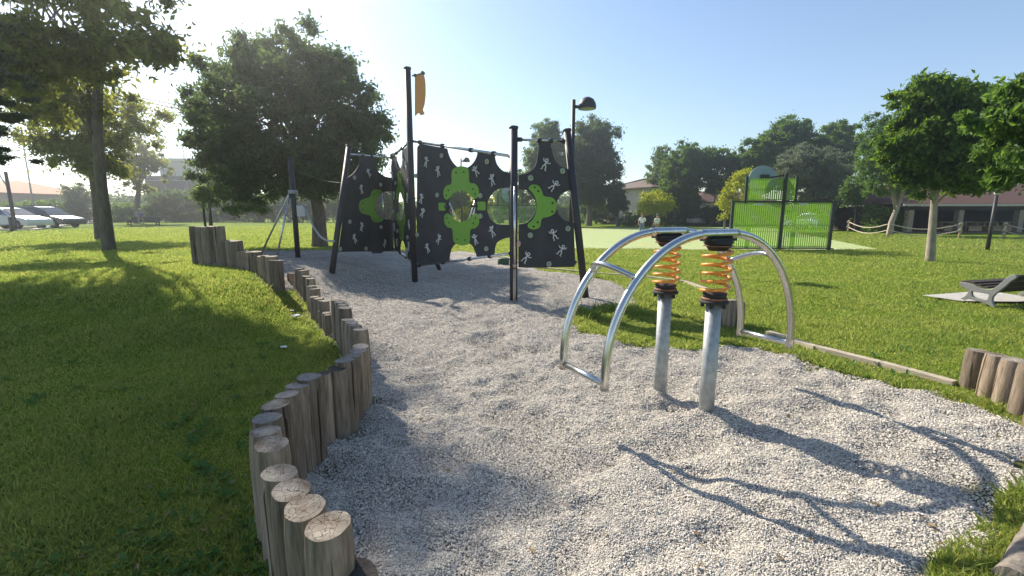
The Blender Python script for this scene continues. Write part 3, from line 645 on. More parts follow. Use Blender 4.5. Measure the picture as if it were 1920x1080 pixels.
# cloverleaf plates, in units of the hole radius
def clover(cu, cv, rx, ry, ang, inner=.93):
    """three lobed plate hugging a hole at angle ang (90 = above the hole)"""
    pts = [(-.62, 1.9), (-.5, 2.2), (0, 2.33), (.5, 2.2), (.62, 1.9), (.62, 1.5), (.72, 1.32), (1.02, 1.26), (1.24, 1.0), (1.25, .62), (1.12, .44), (.93, .44)]
    a0 = math.degrees(math.asin(.44)); a0 = 28
    inn = [(inner*math.cos(R(a)), inner*math.sin(R(a))) for a in (40, 55, 70, 90, 110, 125, 140)]
    left = [(-x, y) for x, y in pts[::-1][:-4]]
    full = pts+inn+left[:0]+[(-x, y) for x, y in pts[::-1]][:-5]
    ca, sa = math.cos(R(ang-90)), math.sin(R(ang-90))
    f = lambda x, y: (cu+(x*ca-y*sa)*rx, cv+(x*sa+y*ca)*ry)
    return [f(x, y) for x, y in smooth_poly(full, 4)], [f(x, y) for x, y in ((-.28, 1.98), (.28, 1.98), (1.03, .68), (.88, .98), (-1.03, .68), (-.88, .98))]
for a in (90, 270):
    o_, b_ = clover(c0[0], c0[1], cw, ch*.98, a); plate(plBC, o_, pn, b_)
for sg in (-1, 1):
    u0 = c0[0]+sg*cw*1.42; plate(plBC, smooth_poly([(u0-.11, c0[1]+.06), (u0-.09, c0[1]+.08), (u0+.09, c0[1]+.075), (u0+.11, c0[1]+.055), (u0+.11, c0[1]-.055), (u0+.09, c0[1]-.08), (u0-.09, c0[1]-.075), (u0-.11, c0[1]-.06)], 4), pn)
    mb = MB(); mb.tube([plBC.P(u0-sg*.1, c0[1], .035), plBC.P(u0-sg*.28, c0[1], .035)], .02, 8); mb.build('hinge_pin', BLACK, pn)
def pp(pl, px, py, w=.0): u, v = pl.uv(px, py); return pl.P(u, v, w)
rail(pp(plBC, 772, 264.5), pp(plBC, 966, 294), .026, (.1, .35, .63, .83, .97)); rail(pp(plBC, 774, 499.5), pp(plBC, 966, 474), .024, (.08, .35, .62, .8, .97))
# panel CD
O, K = (880, 220), 3.0875
T = plCD.pl([(400,134,1),(470,137,1),(474,170),(482,215),(505,262),(545,292),(585,300,1),(600,420,1),(565,428),(525,455),(505,500),(512,550),(545,592),(604,612,1),(612,830,1),(626,834,1),(612,850,1),(606,866,1),(335,871,1),(284,868,1),(284,620,1),(330,610),(368,570),(386,515),(370,460),(335,425),(284,416,1),(284,333,1),(320,327),(360,305),(386,268),(396,215),(400,175)], O, K)
pn = add_panel(plCD, [smooth_poly(T, 5)], men_at(plCD, [(435,273),(487,398),(485,680),(530,770),(325,810)], O, K), men_at(plCD, [(352,352),(536,312),(350,682),(568,644),(458,848)], O, K))
cl = smooth_poly(plCD.pl([(345,402),(358,391),(382,390),(404,402),(420,430),(426,452),(445,460),(480,466),(500,492),(500,535),(484,562),(450,578),(424,582),(414,600),(408,632),(388,646),(360,648),(340,638),(336,618),(362,594),(382,555),(388,510),(378,462),(356,430),(342,415)], O, K), 4)
plate(plCD, cl, pn, men_at(plCD, [(377,406),(397,428),(479,496),(477,546),(393,608),(370,632)], O, K))
rail(pp(plCD, 972, 261.5), pp(plCD, 1058, 265), .022, (.03, .45, .7, .97)); 
mb = MB(); a_, b_ = pp(plCD, 1060.5, 262), pp(plCD, 1076, 355); mb.tube([a_, b_], .014, 8); mb.build('edge_tube', GALV, cf)
# left panel AG (crop origin 600,230 scale 3.177)
O, K = (600, 230), 3.177
T = plAG.pl([(240,196,1),(318,203,1),(322,240),(345,290),(385,320),(438,330,1),(438,410,1),(385,410),(345,430),(322,490),(345,555),(385,575),(438,578,1),(438,768,1),(375,768),(365,778),(310,778),(300,768),(110,770,1),(128,640,1),(150,400,1),(160,330,1),(200,300),(232,250)], O, K)
pn = add_panel(plAG, [smooth_poly(T, 4)], men_at(plAG, [(283,300),(240,397),(240,620),(200,690),(378,718)], O, K), men_at(plAG, [(198,328),(355,370),(170,590),(357,622),(112,752),(267,750)], O, K))
cl = smooth_poly(plAG.pl([(362,420),(358,402),(330,398),(305,410),(295,440),(262,452),(236,468),(228,500),(240,535),(270,548),(296,556),(305,580),(330,594),(360,590),(370,575),(340,555),(322,520),(322,480),(340,440)], O, K), 4)
plate(plAG, cl, pn, men_at(plAG, [(317,425),(345,415),(248,480),(246,520),(318,575),(345,572)], O, K))
rail(pp(plAG, 655, 289), pp(plAG, 738, 296.5), .022, (.25, .45, .97)); rail(pp(plAG, 718, 360), pp(plAG, 720, 412), .02)
# side panel BG: from the far corner to post B
Wd = plBG.W; u_ = lambda s: s*Wd
T = [(.04, .62, 1), (.04, 2.75, 1), (.12, 2.92, 1), (.34, 2.94, 1), (.38, 2.7), (.5, 2.6), (.62, 2.7), (.66, 2.98, 1), (.98, 3.02, 1), (.98, .45, 1), (.66, .5, 1), (.62, .78), (.5, .9), (.38, .78), (.34, .56, 1)]
T = [(u_(q[0]), *q[1:]) for q in T]; cc = (u_(.5), 1.72)
pn = add_panel(plBG, [smooth_poly(T, 5), arc(cc[0], cc[1], .36, .36, 0, 352, 30)], [(u_(a), b) for a, b in ((.15, 2.5), (.2, 2.0), (.14, 1.2), (.85, 2.6), (.86, 1.9), (.9, 1.3), (.84, .8), (.25, .8), (.75, .65), (.72, 2.7))],
               [(u_(a), b) for a, b in ((.3, 2.3), (.92, 2.25), (.12, 1.6), (.8, 1.0), (.3, 1.1))])
for a in (90, 270):
    o_, b_ = clover(cc[0], cc[1], .36, .36, a); plate(plBG, o_, pn, b_)
rail(plBG.P(0, 2.98), plBG.P(Wd, 3.07), .024, (.1, .35, .65, .92)); rail(plBG.P(0, .62), plBG.P(Wd, .43), .024, (.1, .35, .65, .92))
rail(plBG.P(-.25, 2.65, .2), plBG.P(.35, 3.02, .2), .022)
# sliding pole in front of post C
f0 = at(965, 352, Cb.y-.16); mb = MB(); x0 = f0.x; y0 = Cb.y-.16
mb.tube([(x0, y0, z_at(x0, y0, 350)), (x0, y0, z_at(x0, y0, 505))], .021, 14); po = mb.build('sliding_pole', STEEL, cf)
mb = MB(); mb.tube([(x0, y0, z_at(x0, y0, 505)), (x0-.005, y0, -.1)], .026, 12); mb.build('pole_sleeve', mat('tan_sleeve', (.38, .3, .24), .7, var=.2), po)
mb = MB(); mb.ball((x0+.07, y0-.02, z_at(x0, y0, 457)), .036, 10, sc=(1, 1, 1.5)); mb.build('knob', mat('pink_knob', (.5, .33, .27), .6), po)
mb = MB(); mb.ball((x0, y0-.03, z_at(x0, y0, 498)), .032, 10); mb.build('knob', mat('pink_knob', (.5, .33, .27), .6), po)
# fish shaped flag at the head of post B
plF = Plane(topB, topB+Vector((1, -.25, 0)))
T = smooth_poly(plF.pl([(778,143,1),(782,139),(793,136,1),(797,150),(798,175),(796,195),(793,206),(796,213),(789,216),(785,212),(778,218,1)]), 6)
fl = link('flag_plate', shape2d([T], .02, .003, plF.M), FLAGO, cf)
for a in ((779, 139), (793, 134)):
    u, v = plF.uv(*a); mb = MB(); mb.tube([plF.P(u, v-.03, -.03), plF.P(u, v-.03, .03)], .035, 12); mb.build('clamp', mat('dark_green_clamp', (.05, .11, .07), .6), fl)
mb = MB(); u, v = plF.uv(779, 139); u2, v2 = plF.uv(796, 134); mb.tube([plF.P(u-.08, v-.03), plF.P(u2, v2-.03)], .014, 8); mb.build('flag_arm', BLACK, fl)
# stool behind the frame
q = G(944, 497); st = MB(); st.lathe(q, [(0, -.05), (.17, -.05), (.18, .1), (.18, .2), (.15, .22), (0, .22)], 24); tag(st.build('stepping_stump', mat('dark_green_plastic', (.04, .08, .05), .6)), 'low dark green stepping stump on the gravel behind the main climbing panel', 'stepping stump')
# post with slanted steel tubes on the left
Fb = G(559, 485); cp = thing('cable_post', 'dark post with two slanted steel tubes and a sagging rope left of the climbing frame', 'play post', Fb)
topF = Vector((Fb.x, Fb.y, z_at(Fb.x, Fb.y, 297))); post(Fb, topF, .062, 'post', cp)
hc = z_at(Fb.x, Fb.y, 360); mb = MB(); mb.tube([Vector((Fb.x, Fb.y, hc-.05)), Vector((Fb.x, Fb.y, hc+.05))], .11, 16); mb.build('collar', GALV, cp)
for px, py in ((486, 480), (517, 487)):
    e = G(px, py); mb = MB(); mb.tube([Vector((Fb.x-.05, Fb.y-.05, hc)), e-Vector((0, 0, .05))], .023, 12); mb.build('slanted_tube', STEEL, cp)
hb = z_at(Fb.x, Fb.y, 386); mb = MB(); mb.tube([(Fb.x-.45, Fb.y, hb), (Fb.x+.35, Fb.y, hb)], .02, 10); mb.build('cross_bar', GALV, cp)
mb = MB(); mb.box((Fb.x+.17, Fb.y-.02, hb-.13), (.2, .015, .26)); mb.build('plate', GRIP, cp)
a = Vector((Fb.x+.25, Fb.y, hb)); b_ = pp(plAG, 626, 452); mb = MB(); mb.tube([a.lerp(b_, i/14)-Vector((0, 0, .28*math.sin(math.pi*i/14))) for i in range(15)], .022, 10); mb.build('sagging_rope', GALV, cp)
a = Vector((Fb.x+.05, Fb.y, z_at(Fb.x, Fb.y, 315))); b_ = pp(plAG, 645, 344); mb = MB(); mb.tube([a.lerp(b_, i/10)-Vector((0, 0, .08*math.sin(math.pi*i/10))) for i in range(11)], .01, 8); mb.build('cable', RUB, cp)
# V frame far behind, seen through the round hole
q = G(868, 436); vf = thing('tube_frame', 'V shaped steel tube frame seen through the round hole of the main panel', 'tube frame', q)
for k, (px, py) in enumerate(((838, 370), (893, 368), (899, 372))):
    mb = MB(); e = at(px, py, q.y+(.2 if k else -.2)); mb.tube([q+Vector((k*.12, 0, 0)), e], .045, 10); mb.build('tube', STEEL, vf)
# ------------------------------------------------------------------ trees
BARK = mat('grey_brown_bark', (.2, .16, .12), .9, col2=(.08, .065, .05), vscale=14, stretch=(1, 1, .25), bump=.8, bscale=30, bdist=.02)
PBARK = mat('pale_bark', (.4, .34, .27), .9, col2=(.22, .19, .15), vscale=8, stretch=(1, 1, .3), bump=.6, bscale=30, bdist=.02)
LF = {'green': leafmat('leaf_green', (.035, .08, .012), (.12, .2, .03), .48),
      'dark': leafmat('leaf_dark', (.035, .065, .024), (.1, .15, .048), .48),
      'warm': leafmat('leaf_warm', (.08, .1, .02), (.19, .21, .05), .62),
      'bright': leafmat('leaf_bright', (.05, .105, .022), (.12, .2, .045), .45),
      'yellow': leafmat('leaf_yellow', (.2, .24, .015), (.4, .43, .03), .35),
      'olive': leafmat('leaf_olive', (.09, .115, .06), (.2, .235, .14), .25),
      'poplar': leafmat('leaf_poplar', (.05, .095, .025), (.15, .21, .06), .4),
      'cedar': leafmat('needle_cedar', (.04, .055, .028), (.1, .12, .05), .35)}
def leaf_mesh(cs, rs, per, size, seed, droop=0.0, aspect=.45, flatn=1.0):
    """leaf quads scattered in the clumps cs with radii rs"""
    q = np.random.default_rng(seed); cs = np.asarray(cs, float); rs = np.asarray(rs, float); n = len(cs)*per
    k = np.repeat(np.arange(len(cs)), per); d = q.normal(size=(n, 3)); d /= np.linalg.norm(d, axis=1)[:, None]+1e-9
    rad = np.minimum(np.abs(q.normal(size=n))*.62+.1, 1.9); P = cs[k]+d*(rad*rs[k])[:, None]*np.array([1.15, 1.15, .8*flatn])
    t = q.normal(size=(n, 3)); t[:, 2] -= droop*1.6; t /= np.linalg.norm(t, axis=1)[:, None]; b = np.cross(t, q.normal(size=(n, 3))+np.array([0, 0, .0])); b /= np.linalg.norm(b, axis=1)[:, None]+1e-9
    s = size*(.6+.8*q.random(n)); T = t*(s/2)[:, None]; B = b*(s*aspect/2)[:, None]; nn = np.cross(t, b)*(s*.12)[:, None]
    V = np.stack([P-T, P-T*.1+B+nn, P+T, P-T*.1-B+nn], 1).reshape(-1, 3)
    return npmesh('crown', V, np.arange(n*4), 4)
def tree(label, base, blobs, trunk, leaf, size, nclump, per, name='tree', group=None, bark=None, tr=.2, Y=None, seed=1, crad=.16, limbs=22, droop=.25, aspect=.45, shell=.5, flatn=1.0, depthk=1.0):
    """blobs: ellipses (px, py, rx, ry) at the tree's depth; trunk: pixels from base to top"""
    q = random.Random(seed); Y = Y or base.y; t = thing(name, label, 'tree', base, group)
    els = []
    for bl in blobs:
        Yb = bl[6] if len(bl) > 6 else Y; c = at(bl[0], bl[1], Yb); e = at(bl[0]+bl[2], bl[1], Yb); f = at(bl[0], bl[1]-bl[3], Yb); rx = (e-c).length; rz_ = (f-c).length
        dy = (bl[4] if len(bl) > 4 else 0)*rx; els.append((c+Vector((0, dy, 0)), rx, (rx*.75+rz_*.25)*depthk, rz_))
    wts = [e[1]*e[2]*e[3] for e in els]; wts = [w**.72*(bl[5] if len(bl) > 5 else 1) for w, bl in zip(wts, blobs)]
    cs, rs = [], []; R0 = max(e[1] for e in els)
    for _ in range(nclump):
        c, rx, ry, rz_ = q.choices(els, wts)[0]
        while True:
            d = Vector((q.uniform(-1, 1), q.uniform(-1, 1), q.uniform(-1, 1)))
            if .05 < d.length <= 1: break
        d = d.normalized()*(shell+(1-shell)*q.random())*q.uniform(.86, 1.1); r = crad*R0*q.uniform(.55, 1.25)
        cs.append(c+Vector((d.x*rx, d.y*ry, d.z*rz_))); rs.append(r)
    for i in range(nclump//14):     # loose sprays beyond the outline
        c, rx, ry, rz_ = q.choices(els, wts)[0]; d = Vector((q.gauss(0, 1), q.gauss(0, 1), abs(q.gauss(0, 1))*.9)).normalized()*q.uniform(1.02, 1.12)
        cs.append(c+Vector((d.x*rx, d.y*ry, d.z*rz_))); rs.append(crad*R0*q.uniform(.5, 1.0))
    me = leaf_mesh([c[:] for c in cs], rs, per, size, seed, droop, aspect, flatn); o = link('crown', me, LF[leaf], t)
    mb = MB(); pts = [base-Vector((0, 0, .15)), base+Vector((0, 0, .12))]+[at(px, py, Y) for px, py in trunk]
    m = len(pts); rr_ = [tr*1.3, tr*1.08]+[tr*(1-.62*(i+1)/(m-2)) for i in range(m-2)]; mb.tube(pts, rr_, 14)
    tops = pts[2:]
    if len(tops) == 1: tops = [pts[1].lerp(pts[2], .6), pts[2]]
    for i in range(limbs):
        e = cs[q.randrange(len(cs))]; s = (tops[1:] or tops)[q.randrange(len(tops[1:] or tops))]; k = q.random(); j = max(1, min(m-1, pts.index(s) if s in pts else m-1)); s = pts[j-1].lerp(pts[j], .5+.5*k) if j > 1 else pts[-1]
        mid = s.lerp(e, .45)+Vector((q.uniform(-.1, .1), q.uniform(-.1, .1), .18))*(e-s).length*.6
        r0 = tr*.3*q.uniform(.6, 1.1); mb.tube([s, s.lerp(mid, .6), mid, mid.lerp(e, .6), e], [r0, r0*.8, r0*.6, r0*.35, r0*.12], 7)
    mb.build('trunk', bark or BARK, t); return t
tree('tall tree with warm backlit leaves and slim grey trunk, tallest at the upper left', G(205, 470), [(60,110,130,70,0,.7,10.5),(150,80,140,60,0,.65,10.2),(150,5,160,50,0,.28,10.5),(60,-10,120,60,0,.3,11),(290,80,58,60,0,.8,10),(60,190,90,55,0,.7),(140,180,80,50,0,.5),(200,-165,52,70),(125,-165,92,92),(130,-275,118,105),(60,-320,150,85),(25,-125,100,100),(-60,-220,160,175)],
     [(190,350),(182,240),(185,120),(172,0),(130,-200),(90,-350)], 'warm', .16, 620, 130, tr=.17, seed=3, crad=.16, limbs=60, droop=.35, shell=.25)
tree('tree with a leaning slim trunk right behind the tallest left tree', G(186, 448), [(150,255,95,80),(205,215,90,70),(100,245,60,50),(190,300,50,45),(130,290,60,40)], [(178,370),(165,290),(150,230)], 'warm', .17, 170, 130, tr=.15, seed=4, crad=.19, limbs=30, shell=.35)
tree('round open tree behind the bench with the seated person', G(257, 419), [(262,290,48,48),(245,320,32,30),(290,310,30,40),(262,350,30,16),(225,310,20,30)], [(258,375),(262,340),(262,300)], 'warm', .3, 110, 80, tr=.28, seed=5, crad=.17, limbs=40, shell=.2)
tree('dark cedar with flat drooping layers at the left picture edge', G(-130, 560), [(-40,215,95,14),(-20,245,70,10),(-20,278,65,10),(-10,303,75,7),(-60,180,120,14),(-60,140,120,14),(-80,90,110,14),(-90,40,100,14),(-100,-30,90,14)],
     [(-115,400),(-110,200),(-105,0)], 'cedar', .085, 200, 150, 'cedar_tree', tr=.16, seed=6, crad=.1, limbs=50, droop=.1, aspect=.22, shell=.1, flatn=.35)
tree('large broad dark green tree standing behind the climbing frame', G(600, 462), [(545,230,170,135),(480,130,80,65),(565,105,95,50),(640,180,75,75),(415,210,60,80),(415,320,65,70),(660,280,70,80),(520,330,120,50),(705,240,28,45),(610,330,110,50),(375,270,30,60),(450,380,40,22)],
     [(598,400),(585,330),(565,250),(550,170)], 'dark', .16, 600, 170, tr=.26, seed=7, crad=.115, limbs=60, shell=.45, droop=.3)
tree('young tree with pale leaves beside the tall palisade', G(396, 474), [(378,370,18,22),(396,350,22,20),(460,392,40,8)], [(393,400),(392,360)], 'poplar', .11, 40, 45, tr=.035, seed=8, crad=.3, limbs=8)
tree('loose pale poplar left of the round dark poplar', G(1022, 424), [(1030,255,28,34),(1012,300,30,45),(1035,310,35,55),(1015,350,26,40)], [(1022,380),(1024,300)], 'poplar', .3, 380, 110, tr=.3, seed=9, crad=.26, shell=.3, limbs=14)
tree('large round dark poplar with grey green rim right of the street lamp', G(1104, 423), [(1115,265,42,45),(1100,320,48,60),(1128,320,36,55),(1085,290,30,50),(1110,370,30,20)], [(1106,385),(1108,320)], 'dark', .3, 620, 130, tr=.4, seed=10, crad=.2, shell=.4, limbs=16)
tree('pale pointed poplar next to the pink house', G(1245, 421), [(1240,300,14,26),(1238,335,26,40),(1250,360,30,30)], [(1245,380),(1243,320)], 'poplar', .3, 220, 90, tr=.2, seed=11, crad=.22, limbs=10)
tree('bushy green plane tree in the middle, left of the yellow leaning tree', G(1270, 423), [(1282,300,32,32),(1270,335,34,42),(1298,325,24,40),(1262,370,36,26),(1290,375,30,20)], [(1268,385),(1272,330)], 'green', .3, 420, 120, tr=.3, seed=12, crad=.2, limbs=18, bark=PBARK)
tree('open topped plane tree with a bare reddish stem', G(1337, 423), [(1345,300,32,22),(1325,320,18,28),(1368,318,18,32),(1345,350,28,20),(1330,290,16,14)], [(1341,385),(1344,340),(1346,300)], 'green', .3, 230, 110, tr=.26, seed=13, crad=.2, limbs=26, shell=.3, bark=PBARK)
tree('round yellow green bushy tree near the two children', G(1226, 428), [(1225,378,30,18),(1215,390,24,14),(1240,388,20,14)], [(1226,405),(1226,390)], 'yellow', .2, 70, 120, tr=.12, seed=14, crad=.3, limbs=10)
tree('bright yellow leaning tree left of the goal', G(1358, 432), [(1398,335,22,18),(1380,358,26,24),(1362,382,20,18),(1410,355,20,30),(1355,403,8,8)], [(1359,405),(1370,380),(1385,355)], 'yellow', .18, 110, 130, tr=.09, seed=15, crad=.26, limbs=14)
tree('tall dark green tree behind the basketball backboard', G(1475, 424), [(1475,250,40,30),(1450,285,45,35),(1500,275,35,30),(1425,310,40,35),(1480,310,50,30),(1405,290,20,25)], [(1475,360),(1475,280)], 'green', .32, 560, 130, tr=.4, seed=16, crad=.17, limbs=16)
tree('green tree crown rising between the olive tree and the leaning tree', G(1572, 424), [(1572,250,30,22),(1558,280,34,30),(1590,275,20,26),(1575,310,30,25)], [(1572,360),(1572,290)], 'green', .32, 260, 110, tr=.35, seed=17, crad=.2, limbs=12)
tree('grey green olive tree behind the right half of the goal', G(1525, 430), [(1510,310,52,36),(1550,330,44,44),(1490,330,40,40),(1535,365,52,30),(1500,290,26,16)], [(1523,400),(1523,350)], 'olive', .18, 480, 160, 'olive_tree', tr=.3, seed=18, crad=.15, limbs=20)
tree('small bright tree in front of the white house', G(1602, 434), [(1606,350,26,20),(1596,372,24,16),(1622,340,16,18),(1585,362,12,12)], [(1603,405),(1604,370)], 'bright', .2, 70, 90, tr=.07, seed=19, crad=.28, limbs=14)
tree('leaning tree with a pale bent trunk behind the rope fence', G(1668, 441), [(1660,270,38,38),(1645,300,36,50),(1690,290,60,50),(1650,255,40,40),(1665,345,42,22),(1700,335,40,28),(1690,255,34,26)], [(1672,415),(1686,380),(1694,350),(1685,325)], 'bright', .18, 380, 140, tr=.2, seed=20, crad=.16, limbs=26, bark=PBARK)
tree('round green lawn tree with a pale straight trunk right of the court', G(1743, 490), [(1755,185,68,45),(1780,235,80,60),(1735,275,75,55),(1785,310,85,48),(1720,320,40,35),(1835,235,75,72),(1840,322,66,44),(1700,285,50,50),(1715,230,30,30),(1725,345,35,20)], [(1748,430),(1752,375),(1756,335),(1762,280),(1768,200)], 'green', .17, 700, 140, tr=.12, seed=21, crad=.15, limbs=26, bark=PBARK, shell=.4, droop=.4)
nb = at(2290, 420, 6.6); nb.z = 0
tree('near tree with large bright drooping leaves entering at the right edge', nb, [(1925,165,50,40),(1885,225,72,30),(1905,285,88,32),(1975,225,90,90),(1895,328,50,14),(2090,200,140,120),(2170,60,150,120),(2200,-90,150,110)], [(2310,400),(2270,300),(2220,180)], 'bright', .13, 300, 120, tr=.13, seed=22, crad=.10, limbs=50, droop=.55, shell=.3)
# background trees behind holes and gaps
for k, (px, py, rx, ry, lf, lb) in enumerate(((960, 360, 40, 45, 'green', 'green tree seen through the hole beside the sliding pole'), (885, 385, 36, 30, 'yellow', 'sunlit yellow green tree seen through the round hole'), (845, 370, 30, 30, 'green', 'green tree behind the main climbing panel'),
   (720, 385, 30, 40, 'green', 'light green tree in the gap left of the side panel'), (1158, 372, 20, 32, 'dark', 'dark round small tree left of the pink house'), (690, 360, 40, 40, 'dark', 'dark tree behind the left climbing panel'))):
    tree(lb, G(px, 424), [(px, py, rx, ry), (px-rx*.4, py+ry*.3, rx*.6, ry*.6), (px+rx*.4, py+ry*.2, rx*.6, ry*.6)], [(px, 410), (px, 380)], lf, .3, 110, 80, seed=30+k, crad=.22, limbs=8)
# ------------------------------------------------------------------ hedges and shrubs
def put(px, Y, z=None): p = at(px, 405, Y); p.z = hz(p.x, Y) if z is None else z; return p
def shrub(label, x0, x1, ytop, ybase, leaf, per=70, seed=1, cat='hedge', depth=1.6, size=.22, n=None, name='hedge'):
    q = random.Random(seed); a, b_ = (G(x0, ybase), G(x1, ybase)) if ybase > 410 else (put(x0, 54), put(x1, 54)); Yd = (a.y+b_.y)/2; H = (at(x0, ytop, Yd)-a).z; L_ = (b_-a).length; n = n or int(max(30, L_*H*5.5)); cs, rs = [], []
    for i in range(n):
        s = q.random(); z = q.random()**.8; c = a.lerp(b_, s)+Vector((0, q.uniform(0, depth), 0)); topk = 1-.18*abs(math.sin(s*17+seed))
        c.z += z*H*topk*.93; cs.append(c[:]); rs.append(q.uniform(.35, .6)*min(1, H/2.2+.2))
    mid = a.lerp(b_, .5); t = thing(name, label, cat, mid); link('foliage', leaf_mesh(cs, rs, per, size, seed, .2), LF[leaf], t)
    mb = MB()
    for i in range(6):
        p = a.lerp(b_, (i+.5)/6)+Vector((0, depth/2, 0)); mb.tube([p-Vector((0, 0, .1)), p+Vector((0, 0, H*.6))], [.06, .02], 6)
    mb.build('stems', BARK, t); return t
HD = [('dark clipped hedge behind the parked cars, left of the twin trunks', 112, 175, 372, 413, 'dark'), ('light green shrub in front of the left hedge', 95, 125, 372, 408, 'bright'),
 ('tall dark hedge below the modern building', 275, 372, 352, 407, 'dark'), ('hedge between the twin trunks and the open tree', 185, 285, 378, 408, 'green'),
 ('dark hedge beneath the large broad tree, left part', 372, 520, 362, 407, 'dark'), ('dark hedge beneath the large broad tree, right part', 520, 690, 355, 408, 'dark'),
 ('dark round bush between house and hedge at the far left', 118, 158, 338, 392, 'dark'), ('shrubs in front of the house with the orange roof', -60, 110, 368, 398, 'green'),
 ('low shrubs behind the round hole of the main panel', 690, 930, 385, 416, 'green'), ('tall shrubs right of the sliding pole', 925, 1080, 375, 417, 'green'),
 ('light green shrubs at the foot of the dark poplar', 1085, 1165, 372, 420, 'bright'), ('low hedge under the pink house', 1160, 1212, 397, 424, 'green'),
 ('dark hedge behind the benches, centre', 1205, 1300, 380, 424, 'dark'), ('dark hedge left of the goal', 1295, 1380, 378, 424, 'dark'), ('hedge behind the goal', 1380, 1560, 375, 425, 'dark'),
 ('grey green bush in front of the parked car on the right', 1582, 1622, 402, 430, 'olive'), ('leafy shrubs beside the pavilion', 1640, 1702, 378, 436, 'green')]
for k, (lb, x0, x1, yt, yb, lf) in enumerate(HD): shrub(lb, x0, x1, yt, yb, lf, seed=50+k, per=60, size=.3)
# far wooded band closing the horizon, one mass far away
q = random.Random(5); cs, rs = [], []
for i in range(1500):
    a = q.uniform(-1.45, 1.45); d = q.uniform(105, 135); x, y = d*math.sin(a), d*math.cos(a); cs.append((x, y, hz(x, y)+q.random()*(4.2+1.2*math.sin(a*9)+.8*math.sin(a*31)))); rs.append(q.uniform(1.5, 2.6))
tag(link('distant_trees', leaf_mesh(cs, rs, 70, .9, 77), LF['dark']), 'low distant belt of dark green trees along the horizon', 'trees', kind='stuff')
# ------------------------------------------------------------------ buildings
WALLW = mat('white_render', (.62, .6, .57), .9, var=.06, vscale=2, bump=.2); WALLP = mat('pinkish_render', (.6, .52, .5), .9, var=.06, vscale=2, bump=.2); WALLT = mat('tan_render', (.36, .29, .22), .9, var=.1, vscale=2)
WALLV = mat('mauve_render', (.2, .17, .17), .9, var=.1, vscale=2)
TILE = mat('orange_roof_tile', (.5, .25, .13), .85, var=.25, vscale=9, bump=.8, bscale=16, stretch=(1, .2, 1)); TILEB = mat('brown_roof_tile', (.17, .12, .1), .85, var=.25, vscale=9, bump=.8, bscale=16); TILER = mat('red_brown_roof_tile', (.11, .05, .035), .85, var=.3, vscale=10, bump=.8, bscale=18)
GLASS = mat('window_glass', (.05, .06, .07), .12, spec=.8); FRM = mat('white_frame', (.6, .6, .58), .6); SHUT = mat('brown_shutter', (.12, .08, .055), .7, var=.2); CONC = mat('concrete', (.42, .4, .37), .9, var=.12, vscale=4)
def house(label, c, w, d, h, wallm, roofm, rz=0, roofh=1.8, over=.7, hip=True, wins=(), balc=None, name='house', base=None):
    t = thing(name, label, 'house', c); Mx = Matrix.Translation(c) @ Matrix.Rotation(rz, 4, 'Z')
    mb = MB(); mb.box(None, (w, d, h+.6), M=Mx @ Matrix.Translation((0, 0, h/2-.3))); mb.build('wall', wallm, t)
    W2, D2 = w/2+over, d/2+over; rl = (w/2-d/2*.9 if hip else W2); mb = MB()
    v = [(-W2, -D2, h), (W2, -D2, h), (W2, D2, h), (-W2, D2, h), (-W2, -D2, h+.15), (W2, -D2, h+.15), (W2, D2, h+.15), (-W2, D2, h+.15), (-rl, 0, h+roofh), (rl, 0, h+roofh)]
    mb.add([Mx @ Vector(q_) for q_ in v], [(0, 3, 2, 1), (0, 1, 5, 4), (1, 2, 6, 5), (2, 3, 7, 6), (3, 0, 4, 7), (4, 5, 9, 8), (6, 7, 8, 9), (5, 6, 9), (7, 4, 8)]); mb.build('roof', roofm, t)
    for (x, z, ww, wh, kind) in wins:
        mb = MB(); mb.box(None, (ww+.16, .12, wh+.16), M=Mx @ Matrix.Translation((x, -d/2-.03, z))); f = mb.build('window', FRM, t)
        mb = MB(); mb.box(None, (ww, .04, wh), M=Mx @ Matrix.Translation((x, -d/2-.1, z))); mb.build('pane', GLASS if kind != 's' else SHUT, f)
    if balc:
        x, z, bw = balc; mb = MB(); mb.box(None, (bw, 1.3, .18), M=Mx @ Matrix.Translation((x, -d/2-.65, z))); mb.box(None, (bw, .1, .95), M=Mx @ Matrix.Translation((x, -d/2-1.28, z+.5))); mb.build('balcony', WALLW, t)
    return t
def put(px, Y, z=None): p = at(px, 405, Y); p.z = hz(p.x, Y) if z is None else z; return p
house('low tan house with an orange hipped tile roof at the far left', put(12, 70, .6), 18, 12, 3.6, WALLT, TILE, -.25, 2.2, wins=((-4, 2, 1.2, 1.3, 'g'), (0, 2, 1.2, 1.3, 's'), (4, 2, 1.2, 1.3, 'g')))
house('pink house with a brown roof and balcony behind the poplars', put(1208, 68), 7.5, 9, 4.9, WALLP, TILEB, .55, 1.7, wins=((-2.4, 4, 1.0, 1.5, 's'), (0, 4, 1.0, 1.5, 's'), (2.3, 4, 1.0, 1.5, 's'), (-2.4, 1.3, 1.0, 1.9, 's'), (.5, 1.3, 1, 1.9, 's')), balc=(-1, 2.9, 4))
house('low house with a reddish roof between the plane trees', put(1345, 70), 12, 9, 3.0, WALLW, TILER, .1, 2.0, wins=((-3, 1.6, 1.2, 1.2, 'g'), (2, 1.6, 1.2, 1.2, 'g')))
house('white two storey house behind the small bright tree', put(1625, 62), 9, 9, 3.6, WALLW, TILEB, .2, 1.3, wins=((-2, 2.4, 1.1, 1.3, 's'), (2.2, 2.4, 1.1, 1.3, 's')))
house('white house with a light roof partly hidden behind the olive tree', put(1572, 66), 7, 8, 4.2, WALLW, TILEB, -.2, 1.2, wins=((0, 3, 1.1, 1.3, 's'),))
